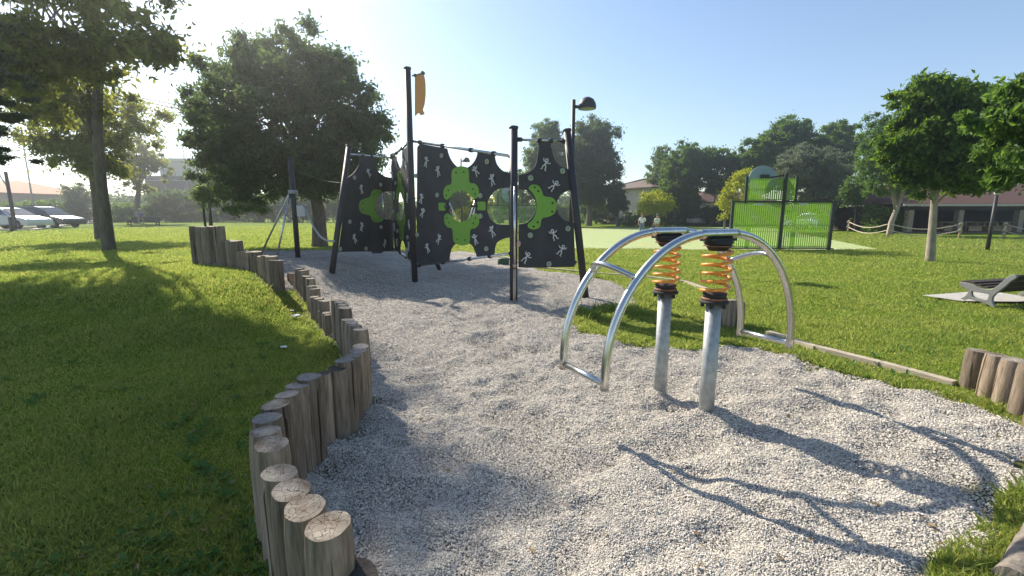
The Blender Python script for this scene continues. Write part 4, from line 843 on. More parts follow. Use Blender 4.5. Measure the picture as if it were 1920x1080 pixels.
# modern building with scaffold, far left of the big tree
mc = put(342, 66); t = thing('modern_building', 'pale modern building with a mauve lower floor and scaffold rails behind the left lawn', 'building', mc)
px_m = 62/850*1.0
mb = MB(); mb.box(mc+Vector((0, 4, 3.0)), (9.5, 8, 6.6)); mb.build('lower_floor', WALLV, t)
mb = MB(); mb.box(mc+Vector((.6, 4, 7.3)), (6.5, 7.5, 2.0)); mb.box(mc+Vector((.6, 4, 8.5)), (7.4, 8.4, .4)); up = mb.build('upper_floor', WALLW, t)
mb = MB(); mb.box(mc+Vector((-.2, .2, 7.3)), (3.0, .12, 1.4)); w_ = mb.build('window', FRM, t); mb = MB(); mb.box(mc+Vector((-.2, .12, 7.3)), (2.7, .06, 1.15)); mb.build('pane', WALLP, w_)
mb = MB()
for z in (5.6, 8.9, 9.6, 10.3): mb.tube([mc+Vector((-4.6, -.6, z)), mc+Vector((4.8, -.6, z))], .05, 6)
for x in (-4.6, -1.5, 1.6, 4.8): mb.tube([mc+Vector((x, -.6, 0)), mc+Vector((x, -.6, 10.6))], .05, 6)
mb.build('scaffold', GALV, t)
# crane
cb_ = at(425, 405, 130); cb_.z = 0; t = thing('tower_crane', 'thin lattice crane jib above the left trees', 'crane', cb_); CR = mat('crane_steel', (.16, .14, .12), .6, var=.1)
e1, e0 = at(232, 183, 130), at(440, 226, 130); mb = MB(); up_ = Vector((0, 0, 1.3)); ns = 26
mb.bar(e0, e1, .34, .34); mb.bar(e0+Vector((0, 1.2, 0)), e1+Vector((0, 1.2, 0)), .2, .2); mb.bar(e0+up_, e1+up_*.6, .3, .3)
for i in range(ns):
    a, b_ = e0.lerp(e1, i/ns), e0.lerp(e1, (i+.5)/ns)+up_*(1-.4*i/ns); c_ = e0.lerp(e1, (i+1)/ns); mb.bar(a, b_, .12, .12); mb.bar(b_, c_, .12, .12)
mb.build('jib', CR, t); mb = MB(); m0 = Vector((e0.x, 130, 0))
for dx in (-.8, .8):
    for dy in (0, 1.6): mb.bar(m0+Vector((dx, dy, 0)), Vector((e0.x+dx, 130+dy, e0.z+5)), .2, .2, up=(0, 1, 0))
for i in range(18):
    z = i*(e0.z+5)/18; z2 = (i+1)*(e0.z+5)/18; s = 1 if i % 2 else -1; mb.bar(m0+Vector((-.8*s, 0, z)), m0+Vector((.8*s, 0, z2)), .1, .1, up=(0, 1, 0))
mb.build('mast', CR, t); mb = MB(); mb.tube([Vector((e0.x, 130, e0.z+5)), e0.lerp(e1, .55)+up_], .08, 6); mb.build('tie_cable', CR, t)
# pavilion on the right
pc = put(1880, 37, 0); t = thing('pavilion', 'long dark open pavilion with a red brown tile roof and stone pillars', 'pavilion', pc)
x0, x1 = at(1692, 400, 37).x, at(2150, 400, 37).x; y0 = 37.0; zb = z_at(x0, y0, 384.5); xm = (x0+x1)/2; wd = x1-x0
DARKW = mat('dark_timber', (.022, .015, .012), .8, var=.3, vscale=5); STONE = mat('stone_pillar', (.3, .24, .18), .9, var=.3, vscale=5, bump=.6, bscale=12)
mb = MB(); mb.box((xm, y0+8, zb/2), (wd, .3, zb)); mb.box((x0+.15, y0+4.4, zb/2), (.3, 7, zb)); mb.build('back_wall', DARKW, t)
mb = MB(); mb.box((xm, y0+4, .03), (wd, 8.6, .1)); mb.build('floor', SHUT, t)
mb = MB(); mb.box((xm, y0-.6, zb), (wd+1, .12, .16)); mb.build('gutter', mat('pale_gutter', (.5, .42, .36), .6), t)
mb = MB(); mb.add([(x0-.6, y0-.5, zb+.1), (x1+.6, y0-.5, zb+.1), (x1+.6, y0+9, zb+.1), (x0-.6, y0+9, zb+.1), (x0+2, y0+4.2, zb+1.9), (x1-2, y0+4.2, zb+1.9)], [(0, 1, 5, 4), (2, 3, 4, 5), (1, 2, 5), (3, 0, 4), (3, 2, 1, 0)]); mb.build('roof', TILER, t)
mb = MB(); mb.box((xm, y0, zb-.25), (wd, .2, .3)); mb.build('beam', DARKW, t)
for px in (1704, 1797, 1910, 2010): mb = MB(); x = at(px, 410, y0).x; mb.box((x, y0, (zb-.4)/2), (.42, .42, zb-.4)); mb.build('pillar', STONE, t)
WOODL = mat('light_wood', (.4, .3, .18), .8, var=.15, vscale=8); 
for k, px in enumerate((1770, 1815, 1850, 1875)):
    x = at(px, 425, y0+2).x; tt = thing('picnic_table', ['light table between the trunk and the second pavilion pillar', 'table with pale top just right of the second pavilion pillar', 'middle table under the pavilion roof', 'table nearest the black lamp post under the pavilion'][k], 'table', (x, y0+2, .08), 'tables under the pavilion')
    mb = MB(); mb.box((x, y0+2, .82), (1.5, .8, .06)); mb.build('table_top', WOODL, tt)
    for s in (-1, 1): mb = MB(); mb.box((x+s*.5, y0+2, .44), (.08, .6, .7)); mb.build('leg', WOODL, tt)
    for s in (-1, 1): mb = MB(); mb.box((x, y0+2+s*.7, .5), (1.5, .25, .05)); mb.box((x, y0+2+s*.62, .28), (1.1, .06, .4)); mb.build('seat', WOODL, tt)
# ------------------------------------------------------------------ rope fence
ROPE = mat('pale_rope', (.5, .42, .32), .9, bump=.4, bscale=120); POSTW = mat('fence_wood', (.45, .33, .2), .8, var=.15, vscale=12)
def rope_fence(label, pts):
    t = thing('rope_fence', label, 'fence', pts[0])
    for i, p in enumerate(pts):
        mb = MB(); mb.tube([p-Vector((0, 0, .2)), p+Vector((.03, 0, 1.02))], [.07, .06], 10); o = mb.build('post', POSTW, t)
        if i == len(pts)-1 or i == 0:
            for z in (.9, .5):
                mb = MB(); mb.tube([p+Vector((.09*math.cos(a), .09*math.sin(a), z+.05*math.sin(a*2))) for a in [k*math.pi/6 for k in range(13)]], .04, 6); mb.build('knot', ROPE, o)
    for a, b_ in zip(pts, pts[1:]):
        for z in (.88, .48):
            mb = MB(); mb.tube([a.lerp(b_, i/14)+Vector((0, 0, z-.34*math.sin(math.pi*i/14))) for i in range(15)], .03, 7); mb.build('rope', ROPE, t)
rope_fence('wooden rope fence in front of the leaning tree, left of the gap', [G(1589, 437), G(1664, 445), G(1798, 447)])
rope_fence('wooden rope fence at the right edge, right of the gap', [G(1881, 448), G(2010, 450)])
# ------------------------------------------------------------------ lamps and poles
def lamp(label, base, h, arm=1, head=.55, r=.055, grp='dome lamps'):
    t = thing('street_lamp', label, 'street lamp', base, grp); mb = MB(); mb.tube([base-Vector((0, 0, .2)), base+Vector((0, 0, h))], [r*1.15, r], 14); mb.build('pole', BLACK, t)
    k = head/2; c = base+Vector((arm*(k+r*2.4), 0, h-k*.9)); mb = MB(); mb.tube([base+Vector((0, 0, h-k*.75)), c+Vector((-arm*k*.5, 0, k*.15))], r*.8, 10); mb.build('arm', BLACK, t)
    mb = MB(); mb.lathe(c, [(k, -.02), (k*1.02, .05), (k*.95, k*.5), (k*.72, k*.92), (k*.33, k*1.15), (0, k*1.2)], 24); hd = mb.build('lamp_shade', BLACK, t)
    mb = MB(); mb.lathe(c, [(0, 0), (k*.9, 0), (k*.94, -.015), (0, -.03)], 24); mb.build('lens', mat('lamp_lens', (.4, .38, .33), .3), hd); return t
b_ = put(1071, 14.5); lamp('black street lamp with a dome head above the right climbing panel', b_, z_at(b_.x, b_.y, 187)-b_.z, 1, .54, .06)
b_ = put(866, 33); lamp('distant dome lamp seen in the scallop of the main panel', b_, z_at(b_.x, b_.y, 297)-b_.z, 1, .5, .055)
b_ = G(1851, 470); t = thing('lamp_post', 'black lamp post with a small pale globe in front of the pavilion', 'lamp post', b_)
tp_ = at(1865, 362, b_.y); mb = MB(); mb.tube([b_-Vector((0, 0, .2)), b_+Vector((0, 0, tp_.z-.1))], [.075, .06], 12); mb.build('pole', BLACK, t); mb = MB(); mb.ball(b_+Vector((0, 0, tp_.z)), .1, 12); mb.build('globe', mat('pale_globe', (.5, .5, .45), .3), t)
b_ = G(30, 433); t = thing('lamp_post', 'dark pole with a curved thin arm in front of the white car', 'lamp post', b_); H = z_at(b_.x, b_.y, 322)-b_.z
mb = MB(); mb.tube([b_-Vector((0, 0, .2)), b_+Vector((0, 0, H))], [.11, .09], 12); mb.build('pole', BLACK, t)
mb = MB(); mb.tube([b_+Vector((.0, 0, H*.72)), b_+Vector((-.35, 0, H*.9)), b_+Vector((-.6, 0, H*1.1)), b_+Vector((-1.2, 0, H*1.2))], .035, 8); mb.build('arm', GALV, t)
b_ = G(24, 434); mb = MB(); mb.tube([b_, b_+Vector((0, 0, .85))], .12, 10); mb.lathe(b_+Vector((0, 0, .85)), [(.14, 0), (.14, .04), (0, .07)], 10); tag(mb.build('litter_bin', BLACK), 'short dark litter bin beside the pole near the white car', 'bin')
b_ = put(66, 52); mb = MB(); mb.tube([b_, b_+Vector((0, 0, 9))], [.1, .05], 8); tag(mb.build('flag_pole', GALV), 'thin tall grey pole in front of the orange roofed house', 'pole')
# ------------------------------------------------------------------ goal with basketball board
gY = G(1465, 468).y; GP = mat('bright_green_slats', (.3, .45, .1), .45, var=.05)
t_ = GP.node_tree; tl = t_.nodes.new('ShaderNodeBsdfTranslucent'); tl.inputs[0].default_value = (.5, .7, .18, 1); mxs = t_.nodes.new('ShaderNodeMixShader'); mxs.inputs[0].default_value = .5
t_.links.new(t_.nodes['Principled BSDF'].outputs[0], mxs.inputs[1]); t_.links.new(tl.outputs[0], mxs.inputs[2]); t_.links.new(mxs.outputs[0], t_.nodes['Material Output'].inputs[0])
DG = mat('dark_green_steel', (.02, .035, .025), .5); LG = mat('green_steel', (.1, .28, .03), .5); BBM = mat('blue_grey_board', (.3, .38, .43), .5)
def goal(label, cx, Y, Wg, Hl, Hu, u0, u1, hoop_u, full=True):
    t = thing('sports_goal', label, 'goal', (cx, Y, hz(cx, Y))); X0, X1 = cx-Wg/2, cx+Wg/2
    def slats(xa, xb, za, zb, name='slat_panel'):
        mb = MB(); x = xa
        while x < xb-.03: mb.box((x+.03, Y, (za+zb)/2), (.062 if full else .03, .012, zb-za)); x += .092 if full else .13
        for z in (za+.03, za+(zb-za)*.5, zb-.03): mb.box(((xa+xb)/2, Y+.012, z), (xb-xa, .01, .035))
        return mb.build(name, GP if full else LG, t)
    slats(X0+.08, cx-.06, .1, Hl-.04); slats(cx+.06, X1-.08, .1, Hl-.04); slats(u0+.08, u1-.05, Hl+.05, Hu-.04)
    for x, z in ((X0, Hl), (X1, Hl), (cx, Hu+.12)):
        mb = MB(); mb.box((x, Y-.02, z/2), (.11, .11, z+.02)); mb.box((x, Y-.02, .05), (.26, .26, .04)); mb.box((x, Y-.02, z+.02), (.13, .13, .03)); mb.build('post', DG, t)
    for x in (u0, u1): mb = MB(); mb.box((x, Y+.03, (Hl+Hu)/2), (.1, .08, Hu-Hl+.1)); mb.build('post', DG, t)
    for z in (.06, Hl): mb = MB(); mb.box((cx, Y+.012, z), (Wg, .06, .06)); mb.build('rail', DG, t)
    if full:
        for sx, ll in ((-1, 1), (1, 1)):
            mb = MB(); mb.box((cx+sx*.95-.1, Y-.04, Hl-.12), (.36, .03, .08)); mb.build('catch_plate', mat('white_plate', (.7, .7, .68), .5), t)
    # recessed goal mouth on the court side
    mb = MB(); gx0, gx1 = cx-.85, cx+1.2; D = Y+1.1
    for x in (gx0, gx1): mb.box((x, D, Hl*.42), (.12, .1, Hl*.84))
    mb.box(((gx0+gx1)/2, D, Hl*.84), (gx1-gx0+.12, .1, .1)); mb.build('goal_frame', LG, t)
    zc = Hu+.03; hx = hoop_u*(Y+.55)/Y; mb = MB(); Bp = Plane(Vector((hx-2, Y+.55, 0)), Vector((hx+2, Y+.55, 0)))
    link('backboard', shape2d([arc(2, zc-.1, .62, .62, 0, 350, 36)], .03, .004, Bp.M), BBM, t)
    mb = MB(); mb.tube([(cx, Y, Hu+.1), (hx+.25, Y+.4, zc+.0)], .04, 10); mb.box((hx+.05, Y+.45, zc), (.34, .12, .26)); mb.build('board_arm', DG, t)
    hm = MB(); hm.tube([(hx+.225*math.cos(a), Y+.95+.225*math.sin(a), zc-.3) for a in [2*math.pi*k/20 for k in range(21)]], .012, 8, cap=False); hm.box((hx, Y+.65, zc-.3), (.12, .2, .05)); hm.build('hoop', ORG, t)
    return t
xA, xB = at(1370, 430, gY).x, at(1557, 430, gY).x; zt1, zt2 = z_at(xA, gY, 378), z_at(xA, gY, 333)
goal('bright green slatted goal wall with a round topped basketball board right of the rocker', (xA+xB)/2, gY, xB-xA, zt1, zt2, at(1400, 350, gY).x, at(1494, 350, gY).x, at(1430, 330, gY).x)
Y2 = 36.0; xA2, xB2 = at(905, 430, Y2).x, at(1006, 430, Y2).x; goal('second green slatted goal wall at the far end of the court, seen through the frame', (xA2+xB2)/2, Y2, xB2-xA2, z_at(xA2, Y2, 385), z_at(xA2, Y2, 362), (xA2+xB2)/2-.9, (xA2+xB2)/2+1, (xA2+xB2)/2, False)
# ------------------------------------------------------------------ benches and tables
BSL = mat('dark_brown_slats', (.045, .03, .025), .6, var=.2, vscale=12, stretch=(.2, 1, 1)); CAST = mat('grey_cast_iron', (.2, .2, .2), .5, var=.1)
def bench(label, o, along, front, L_, sc, slm, cm, group=None):
    t = thing('park_bench', label, 'bench', o, group); al, fr = Vector(along).normalized(), Vector(front).normalized(); Z_ = Vector((0, 0, 1))
    k = .00168*sc; T = [(835,520,1),(845,511),(930,515),(975,532),(1020,550),(1075,552),(1115,535),(1150,495),(1200,418),(1235,388),(1255,379,1),(1275,395,1),(1268,415),(1235,450),(1205,500),(1165,555),(1132,600),(1122,650),(1135,690),(1160,724,1),(1128,726,1),(1090,702),(1000,684),(935,676),(895,692,1),(862,684,1),(900,650),(916,620),(918,588),(880,568),(850,548)]
    f2 = lambda q_: (-(q_[0]-1000)*k, (724-q_[1])*k)+tuple(q_[2:])
    out = smooth_poly([f2(q_) for q_ in T], 3); hole = smooth_poly([f2(q_) for q_ in ((950,592,1),(1088,600,1),(1080,655),(1000,655),(958,634))], 3)
    for s in (0, L_):
        Mx = Matrix(((fr.x, 0, al.x, (o+al*s).x), (fr.y, 0, al.y, (o+al*s).y), (0, 1, 0, o.z), (0, 0, 0, 1))); link('side_frame', shape2d([out, hole], .05*sc, .006, Mx), cm, t)
    def slat(a, b_, w, h):
        p = o+fr*a[0]+Z_*a[1]; u_ = (fr*b_[0]+Z_*b_[1]).normalized(); mb = MB(); mb.bar(p-al*.0, p+al*L_, w, h, up=u_); return mb.build('slat', slm, t, bevel=.004)
    for xx, yy in ((868, 506), (925, 506), (982, 522), (1040, 536)): q_ = f2((xx, yy)); slat(q_, (0, 1), .088*sc, .03*sc)
    for xx, yy in ((1148, 545), (1188, 484), (1232, 420)): q_ = f2((xx, yy)); slat(q_, (-.57, .82), .03*sc, .112*sc)
    return t
g1, g2, g3 = G(1803, 567), G(1855, 575), G(1910, 558); al = Vector((.95, .31, 0)); fr = Vector((-.31, .95, 0))
fr = (g1-g2).normalized(); al = Vector((fr.y, -fr.x, 0)); o = g1.lerp(g2, .55)
bench('dark slatted park bench with grey cast iron sides on a concrete slab at the right', o, al, (-al.y, al.x, 0), 1.5, 1.0, BSL, CAST)
sheet('concrete_slab', [G(1728, 557), G(1803, 568), G(1990, 570), G(1850, 548)], .035, CONC)
o = G(243, 424); far_b = bench('dark bench with its back to the road on the far left lawn', o, (1, .15, 0), (.15, -1, 0), 2.2, 1.35, BSL, BSL)
def ptable(label, c, rz=0, w=1.8, h=.75, name='picnic_table'):
    t = thing(name, label, 'picnic table', c); Mx = Matrix.Translation(c) @ Matrix.Rotation(rz, 4, 'Z')
    mb = MB(); mb.box(None, (w, .8, .06), M=Mx @ Matrix.Translation((0, 0, h))); mb.build('table_top', SHUT, t)
    for s in (-1, 1):
        mb = MB(); mb.box(None, (w, .28, .05), M=Mx @ Matrix.Translation((0, s*.75, .45))); mb.build('seat', SHUT, t)
        mb = MB(); a = Mx @ Vector((s*w*.35, -.7, 0)); b2 = Mx @ Vector((s*w*.35, .3, h)); mb.bar(a, b2, .07, .1, up=(1, 0, 0)); a = Mx @ Vector((s*w*.35, .7, 0)); b2 = Mx @ Vector((s*w*.35, -.3, h)); mb.bar(a, b2, .07, .1, up=(1, 0, 0)); mb.bar(Mx @ Vector((s*w*.35, -.85, .42)), Mx @ Vector((s*w*.35, .85, .42)), .06, .08); mb.build('leg', SHUT, t)
    return t
ptable('brown picnic table on the far left lawn near the tall palisade', G(350, 415), .2, 2.0)
ptable('dark picnic table beside the hedge left of the twin trunks', G(172, 417), 0)
for k, (px, py) in enumerate(((1225, 423), (1305, 424))):
    t = thing('lawn_bench', ['simple dark bench under the plane trees, left of the two', 'simple pale bench under the plane trees, right of the two'][k], 'bench', G(px, py), 'simple benches beyond the court'); b0 = G(px, py); mb = MB(); mb.box(b0+Vector((0, 0, .45)), (2.2, .45, .06)); mb.build('seat', BSL if not k else CONC, t)
    mb = MB(); mb.box(b0+Vector((0, .25, .75)), (2.2, .05, .4)); mb.build('backrest', BSL if not k else CONC, t)
    for s in (-1, 1): mb = MB(); mb.box(b0+Vector((s*.9, 0, .22)), (.08, .4, .44)); mb.build('leg', BSL, t)
# low mesh fence beyond the court
a, b_ = G(1205, 421), G(1330, 421); t = thing('mesh_fence', 'low dark railing beyond the court under the plane trees', 'fence', a); mb = MB()
for z in (.25, .6, 1.0): mb.bar(a+Vector((0, 0, z)), b_+Vector((0, 0, z)), .05, .05)
mb.build('rail', DG, t)
for i in range(9): p = a.lerp(b_, i/8); mb = MB(); mb.box(p+Vector((0, 0, .55)), (.07, .07, 1.1)); mb.build('post', DG, t)
# ------------------------------------------------------------------ cars
def car(label, c, rz, col, L_=4.4, H=1.5, name='parked_car', wagon=True):
    t = thing(name, label, 'car', c); Mx = Matrix.Translation(c) @ Matrix.Rotation(rz, 4, 'Z'); body = mat('car_paint_'+col[0], col[1], .3, .2, coat=.6)
    wf, wr = L_*.31, -L_*.30; hw = .88; arch = .37
    low = [(-L_/2, .35), (-L_/2+.02, .75), (-L_/2+.1, .92), (L_*.2, .94), (L_*.33, .86), (L_*.46, .74), (L_/2, .6), (L_/2, .33)]
    und = [(wf+arch*math.cos(R(a)), .3+arch*math.sin(R(a))) for a in range(0, 181, 20)]+[(wr+arch*math.cos(R(a)), .3+arch*math.sin(R(a))) for a in range(0, 181, 20)]
    prof = smooth_poly([q_+((1,) if i in (0, 7) else ()) for i, q_ in enumerate(low)], 3, False)+[(L_/2-.05, .24)]+[(q_[0], max(.22, q_[1])) for q_ in und]+[(-L_/2+.08, .24)]
    ax = Matrix(((1, 0, 0, 0), (0, 0, -1, 0), (0, 1, 0, 0), (0, 0, 0, 1)))
    mb = MB(); mb.prism(prof, -hw, hw, Mx @ ax); mb.build('body', body, t, bevel=.05)
    rt = -L_*.47 if wagon else -L_*.36; gh = [(rt, .9), (rt+.1, H-.12), (rt+.35, H-.02), (-.2, H), (L_*.06, H-.06), (L_*.25, .92)]
    mb = MB(); n = len(gh); vs = [Mx @ Vector((x, s*(hw-.03-(z-.9)*.28), z)) for s in (-1, 1) for x, z in gh]; mb.add(vs, [list(range(n)), list(range(n, 2*n))[::-1]]+[(k, (k+1) % n, n+(k+1) % n, n+k) for k in range(n)]); mb.build('cabin', body, t, bevel=.03)
    def gl(pts, s):
        mb = MB(); mb.add([Mx @ Vector((x, s*(hw-.015-(z-.9)*.28), z)) for x, z in pts], [list(range(len(pts)))]); return mb.build('window', GLASS, t)
    for s in (-1, 1):
        gl([(rt+.16, .98), (rt+.2, H-.16), (rt+.8, H-.1), (rt+.85, .98)], s); gl([(rt+.95, .98), (rt+.92, H-.1), (-.15, H-.09), (-.15, .98)], s); gl([(-.08, .98), (-.08, H-.09), (L_*.05, H-.13), (L_*.19, .98)], s)
        for wx in (wf, wr):
            w_c = Mx @ Vector((wx, s*(hw-.1), .31)); axd = Mx.to_3x3() @ Vector((0, 1, 0)); mb = MB(); mb.lathe(w_c-axd*.1, [(.18, 0), (.29, 0), (.315, .03), (.315, .17), (.29, .2), (.18, .2)], 22, axis=axd); w_o = mb.build('wheel', RUB, t)
            mb = MB(); mb.lathe(w_c-axd*.09, [(0, 0), (.19, .0), (.19, .18), (0, .18)], 14, axis=axd); mb.build('rim', GALV, w_o)
        mb = MB(); mb.ball(Mx @ Vector((L_*.455, s*.66, .68)), .13, 10, sc=(1.1, 1, .6)); mb.build('headlight', FRM, t)
        mb = MB(); mb.ball(Mx @ Vector((L_*.16, s*(hw+.08), .98)), .1, 8, sc=(.7, 1, .7)); mb.build('mirror', body, t)
        mb = MB(); mb.tube([Mx @ Vector((rt+.4, s*.55, H+.03)), Mx @ Vector((-.2, s*.55, H+.05))], .02, 6); mb.build('roof_rail', BLACK, t)
    mb = MB(); mb.add([Mx @ Vector(q_) for q_ in ((L_*.07, -.66, H-.075), (L_*.07, .66, H-.075), (L_*.245, .8, .955), (L_*.245, -.8, .955))], [(0, 1, 2, 3)]); ws = mb.build('windscreen', GLASS, t); ws.location += Vector((.02, 0, .02))
    return t
c_ = put(20, 32.5); car('white station wagon parked nearest at the left edge', c_+Vector((-.1, 0, .03)), -.04, ('white', (.62, .64, .66)), 4.5, 1.5)
c_ = put(-8, 32.5); car('dark car parked behind the white station wagon', c_+Vector((.3, 3.2, .03)), -.05, ('dark', (.05, .055, .06)), 4.7, 1.62)
c_ = G(218, 410.5); car('dark van beyond the twin trunks on the left', c_, 1.4, ('black', (.03, .03, .035)), 4.4, 1.9)
c_ = G(1568, 433); car('blue car parked in the shade right of the goal', c_+Vector((0, 4, 0)), 1.75, ('blue', (.25, .35, .42)), 4.2, 1.55)
c_ = G(1618, 434); car('grey car parked behind the rope fence', c_+Vector((0, 9, 0)), .1, ('grey', (.12, .15, .16)), 4.4, 1.45)
c_ = put(1725, 47); c_.z = 0
# ------------------------------------------------------------------ people
SKIN = mat('skin', (.45, .27, .19), .6, var=.05); SHW = mat('white_cloth', (.7, .7, .72), .9, var=.05); SHP = mat('purple_cloth', (.26, .2, .38), .9, var=.1); TRB = mat('dark_cloth', (.04, .04, .05), .9, var=.1); TRK = mat('khaki_cloth', (.28, .22, .14), .9, var=.1)
HRR = mat('reddish_brown_hair', (.2, .06, .03), .7, var=.2); HRD = mat('grey_cap', (.12, .11, .1), .8); HRG = mat('grey_hair', (.4, .38, .36), .8)
def skinned(name, V, E, Rr, M, m, parent, sub=2):
    me = bpy.data.meshes.new('tmp'); me.from_pydata(V, E, []); o = bpy.data.objects.new('tmp', me); C.objects.link(o)
    md = o.modifiers.new('s', 'SKIN'); md.use_smooth_shade = True
    for i, r in enumerate(Rr): me.skin_vertices[0].data[i].radius = (r, r) if not isinstance(r, tuple) else r
    me.skin_vertices[0].data[0].use_root = True; sb = o.modifiers.new('b', 'SUBSURF'); sb.levels = sb.render_levels = sub
    bpy.context.view_layer.update(); dg = bpy.context.evaluated_depsgraph_get(); res = bpy.data.meshes.new_from_object(o.evaluated_get(dg)); bpy.data.objects.remove(o)
    res.transform(M); res.materials.clear(); res.polygons.foreach_set('use_smooth', [True]*len(res.polygons)); return link(name, res, m, parent)
def person(label, c, rz, H, pose, shirt, trous, hairm):
    t = thing('person', label, 'person', c); k = H/1.7; M = Matrix.Translation(c) @ Matrix.Rotation(rz, 4, 'Z') @ Matrix.Diagonal((k, k, k, 1))
    j = dict(pel=(0, 0, .92), ch=(0, .01, 1.2), nk=(0, 0, 1.42), hd=(0, .02, 1.52), ht=(0, .01, 1.62), sl=(-.17, 0, 1.37), sr=(.17, 0, 1.37), el=(-.24, .03, 1.1), er=(.24, .03, 1.1), wl=(-.25, .12, .87), wr=(.25, .12, .87), fl=(-.25, .15, .78), fr=(.25, .15, .78),
             hl=(-.09, 0, .88), hr=(.09, 0, .88), kl=(-.1, .03, .48), kr=(.11, .0, .48), al=(-.1, -.02, .09), ar=(.13, -.08, .09), tl=(-.11, .14, .04), tr=(.14, .08, .04)); j.update(pose)
    nm = list(j); E_ = [('pel', 'ch'), ('ch', 'nk'), ('nk', 'hd'), ('hd', 'ht'), ('ch', 'sl'), ('ch', 'sr'), ('sl', 'el'), ('sr', 'er'), ('el', 'wl'), ('er', 'wr'), ('wl', 'fl'), ('wr', 'fr'), ('pel', 'hl'), ('pel', 'hr'), ('hl', 'kl'), ('hr', 'kr'), ('kl', 'al'), ('kr', 'ar'), ('al', 'tl'), ('ar', 'tr')]
    rad = dict(pel=(.13, .1), ch=(.14, .1), nk=.05, hd=.085, ht=.08, sl=.06, sr=.06, el=.042, er=.042, wl=.03, wr=.03, fl=.03, fr=.03, hl=.08, hr=.08, kl=.055, kr=.055, al=.038, ar=.038, tl=.04, tr=.04)
    skinned('body', [j[n] for n in nm], [(nm.index(a), nm.index(b)) for a, b in E_], [rad[n] for n in nm], M, SKIN, t)
    def sub(names, edges, grow, name, m):
        skinned(name, [j[n] if not callable(n) else n() for n in names], edges, [tuple(q_+grow for q_ in rad[n]) if isinstance(rad[n], tuple) else rad[n]+grow for n in names], M, m, t)
    j['nk2'] = tuple(Vector(j['nk'])-Vector((0, 0, .07))); rad['nk2'] = (.1, .07)
    sub(['ch', 'pel', 'nk2', 'sl', 'sr', 'el', 'er'], [(0, 1), (0, 2), (0, 3), (0, 4), (3, 5), (4, 6)], .022, 'shirt', shirt)
    sub(['pel', 'hl', 'hr', 'kl', 'kr', 'al', 'ar'], [(0, 1), (0, 2), (1, 3), (2, 4), (3, 5), (4, 6)], .018, 'trousers', trous)
    hd = Vector(j['ht']); f = (Vector(j['hd'])-Vector(j['nk'])).normalized(); mb = MB(); mb.ball(M @ (hd+Vector((0, -.018, .02))), .108*k, 14, sc=(1, 1.05, .95)); mb.build('hair', hairm, t)
    mb = MB(); mb.ball(M @ (Vector(j['hd'])+Vector((0, .1, .02))), .02*k, 6); mb.build('nose', SKIN, t); return t
lean = dict(wl=(-.2, .25, 1.05), el=(-.26, .02, 1.12), fl=(-.16, .32, 1.1))
person('child with reddish hair in a white shirt standing on the court', G(1203, 442), 2.6, 1.55, lean, SHW, mat('blue_grey_cloth', (.16, .2, .28), .9), HRR)
person('child in a pale top and grey cap walking on the court', G(1231, 443), .4, 1.5, dict(kr=(.12, .14, .5), ar=(.13, .2, .12), tr=(.13, .36, .08), kl=(-.1, -.05, .48), al=(-.1, -.25, .14), tl=(-.1, -.12, .06)), mat('pale_cloth', (.55, .55, .5), .9), TRK, HRD)
bl = far_b.location; sit = dict(pel=(0, 0, .56), ch=(0, .08, .84), nk=(0, .2, 1.04), hd=(0, .27, 1.12), ht=(0, .3, 1.21), sl=(-.18, .15, 1.0), sr=(.18, .15, 1.0), el=(-.26, .26, .76), er=(.26, .26, .76), wl=(-.12, .42, .68), wr=(.12, .42, .68), fl=(-.08, .5, .66), fr=(.08, .5, .66),
    hl=(-.1, .03, .53), hr=(.1, .03, .53), kl=(-.13, .46, .52), kr=(.13, .46, .52), al=(-.13, .5, .1), ar=(.13, .5, .1), tl=(-.13, .64, .05), tr=(.13, .64, .05))
person('person in a purple shirt sitting bent forward on the far bench', Vector((bl.x+1.1, bl.y-.1, bl.z+.12)), -2.4, 1.8, sit, SHP, TRK, HRG)
# ------------------------------------------------------------------ litter on the lawn, two markers by the palisade
PAP = mat('crumpled_paper', (.7, .7, .7), .8, var=.06)
for k, (px, py, s) in enumerate(((556, 598, .055), (548, 588, .02), (533, 658, .032))):
    g = G(px, py); bm = bmesh.new(); bmesh.ops.create_icosphere(bm, subdivisions=2, radius=s)
    for v in bm.verts: v.co = Vector((v.co.x*1.4, v.co.y*.8, v.co.z*.35))*random.uniform(.75, 1.2)+g+Vector((0, 0, .05))
    me = bpy.data.meshes.new('litter'); bm.to_mesh(me); bm.free(); tag(link('litter', me, PAP), ['larger crumpled white paper on the sunlit lawn beside the log edging', 'small white scrap just behind the larger paper', 'white scrap on the shaded lawn left of the log edging', 'tiny white scrap on the shaded lawn at the far left'][k], 'litter')
for k, (px, pb, ptp) in enumerate(((390, 470, 330), (402, 470, 350))):
    g = G(px, pb); mb = MB(); mb.tube([g-Vector((0, 0, .1)), Vector((g.x, g.y, z_at(g.x, g.y, ptp)))], .035, 8); tag(mb.build('tree_stake', BLACK), ['taller thin dark stake rising behind the palisade', 'shorter thin dark stake behind the palisade, the right one'][k], 'stake')
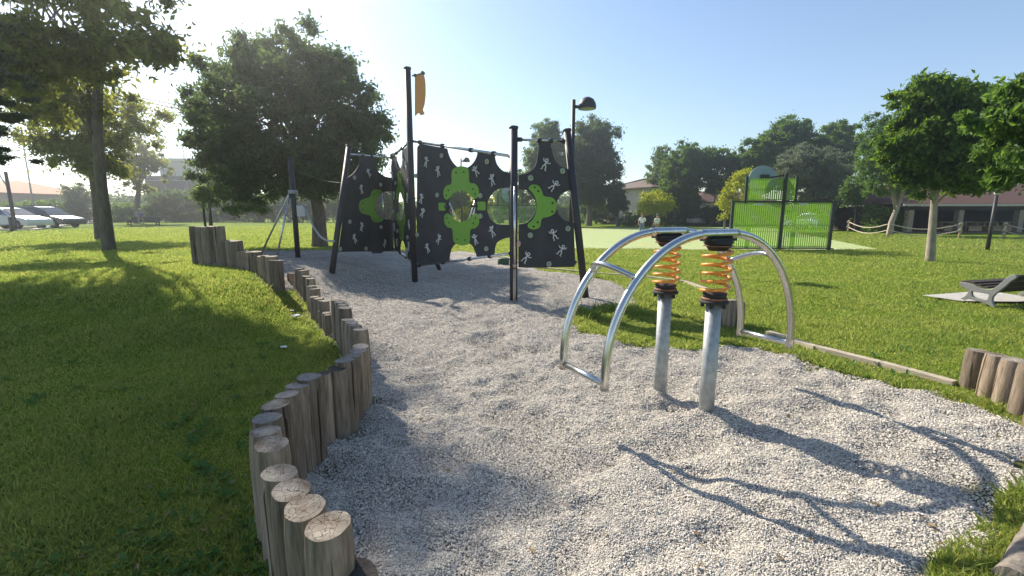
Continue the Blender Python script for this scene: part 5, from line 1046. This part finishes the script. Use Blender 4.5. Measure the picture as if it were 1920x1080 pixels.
# ------------------------------------------------------------------ fallen leaves and weeds
DRY = leafmat('dry_leaf', (.12, .07, .03), (.34, .26, .13), .2)
q = np.random.default_rng(91); n = 900; r_ = 1.3*np.exp(q.random(n)*math.log(10)); a = (q.random(n)-.5)*1.9; x, y = r_*np.sin(a), r_*np.cos(a); s_ = sdist(x, y)
k = (s_ < -.02) | (np.abs(s_) < .25) | (q.random(n) < .18); x, y, s_ = x[k], y[k], s_[k]; z = np.maximum(gz(x, y, s_), hgt(x, y))+np.where(s_ < 0, .022, .01); n = len(x)
t1 = q.normal(size=(n, 3)); t1[:, 2] *= .35; t1 /= np.linalg.norm(t1, axis=1)[:, None]; t2 = np.cross(t1, np.array([0, 0, 1.])+q.normal(size=(n, 3))*.3); t2 /= np.linalg.norm(t2, axis=1)[:, None]
S_ = (.012+.016*q.random(n))[:, None]; P = np.stack([x, y, z], -1); V = np.stack([P-t1*S_, P+t2*S_*.45+[0, 0, .004], P+t1*S_, P-t2*S_*.45+[0, 0, .004]], 1).reshape(-1, 3)
tag(link('fallen_leaves', npmesh('fallen_leaves', V, np.arange(n*4), 4), DRY), 'small dry fallen leaves scattered over lawn and gravel', 'leaves', kind='stuff')
# broad leaved weeds: rosettes in the lawn and along the edges
WEED = leafmat('weed_leaf', (.04, .1, .02), (.12, .22, .05), .35); q = np.random.default_rng(17); n = 1500; r_ = 1.2*np.exp(q.random(n)*math.log(9)); a = (q.random(n)-.5)*2; x, y = r_*np.sin(a), r_*np.cos(a); s_ = sdist(x, y)
k = (s_ < -.05) & ((fbm(x, y, 1.1, 3, 88) > .56) | (np.abs(s_) < .2)); x, y = x[k], y[k]; L8 = []; n = len(x); zz = hgt(x, y)
for j in range(7):
    an = 2*np.pi*j/7+q.random(n); ln = (.025+.035*q.random(n)); up = .3+.9*q.random(n); d = np.stack([np.cos(an), np.sin(an), up], -1); d /= np.linalg.norm(d, axis=1)[:, None]; w = np.stack([-np.sin(an), np.cos(an), 0*an], -1)*(ln*.28)[:, None]
    P = np.stack([x, y, zz], -1); T = P+d*ln[:, None]*1.5; Mi = P+d*ln[:, None]*.9+[0, 0, .006]; L8.append(np.stack([P, Mi+w, T-[0, 0, .006], Mi-w], 1))
V = np.concatenate(L8).reshape(-1, 3); tag(link('weeds', npmesh('weeds', V, np.arange(len(V)), 4), WEED), 'small broad leaved weeds growing in the lawn and along the log edging', 'weeds', kind='stuff')
# ------------------------------------------------------------------ haze box added to imitate the veil of lens glare around the sun
hb_ = MB(); hb_.box((0, 60, 11.5), (330, 230, 27)); hm = bpy.data.materials.new('glare_haze'); hm.use_nodes = True; t = hm.node_tree
for n_ in list(t.nodes):
    if n_.type == 'BSDF_PRINCIPLED': t.nodes.remove(n_)
pv = t.nodes.new('ShaderNodeVolumePrincipled'); pv.inputs['Color'].default_value = (.93, .95, 1, 1); pv.inputs['Density'].default_value = .0021; pv.inputs['Anisotropy'].default_value = .8
t.links.new(pv.outputs[0], t.nodes['Material Output'].inputs['Volume']); tag(hb_.build('haze', hm), 'thin haze added to imitate the sun glare at the upper left', 'haze', kind='stuff')
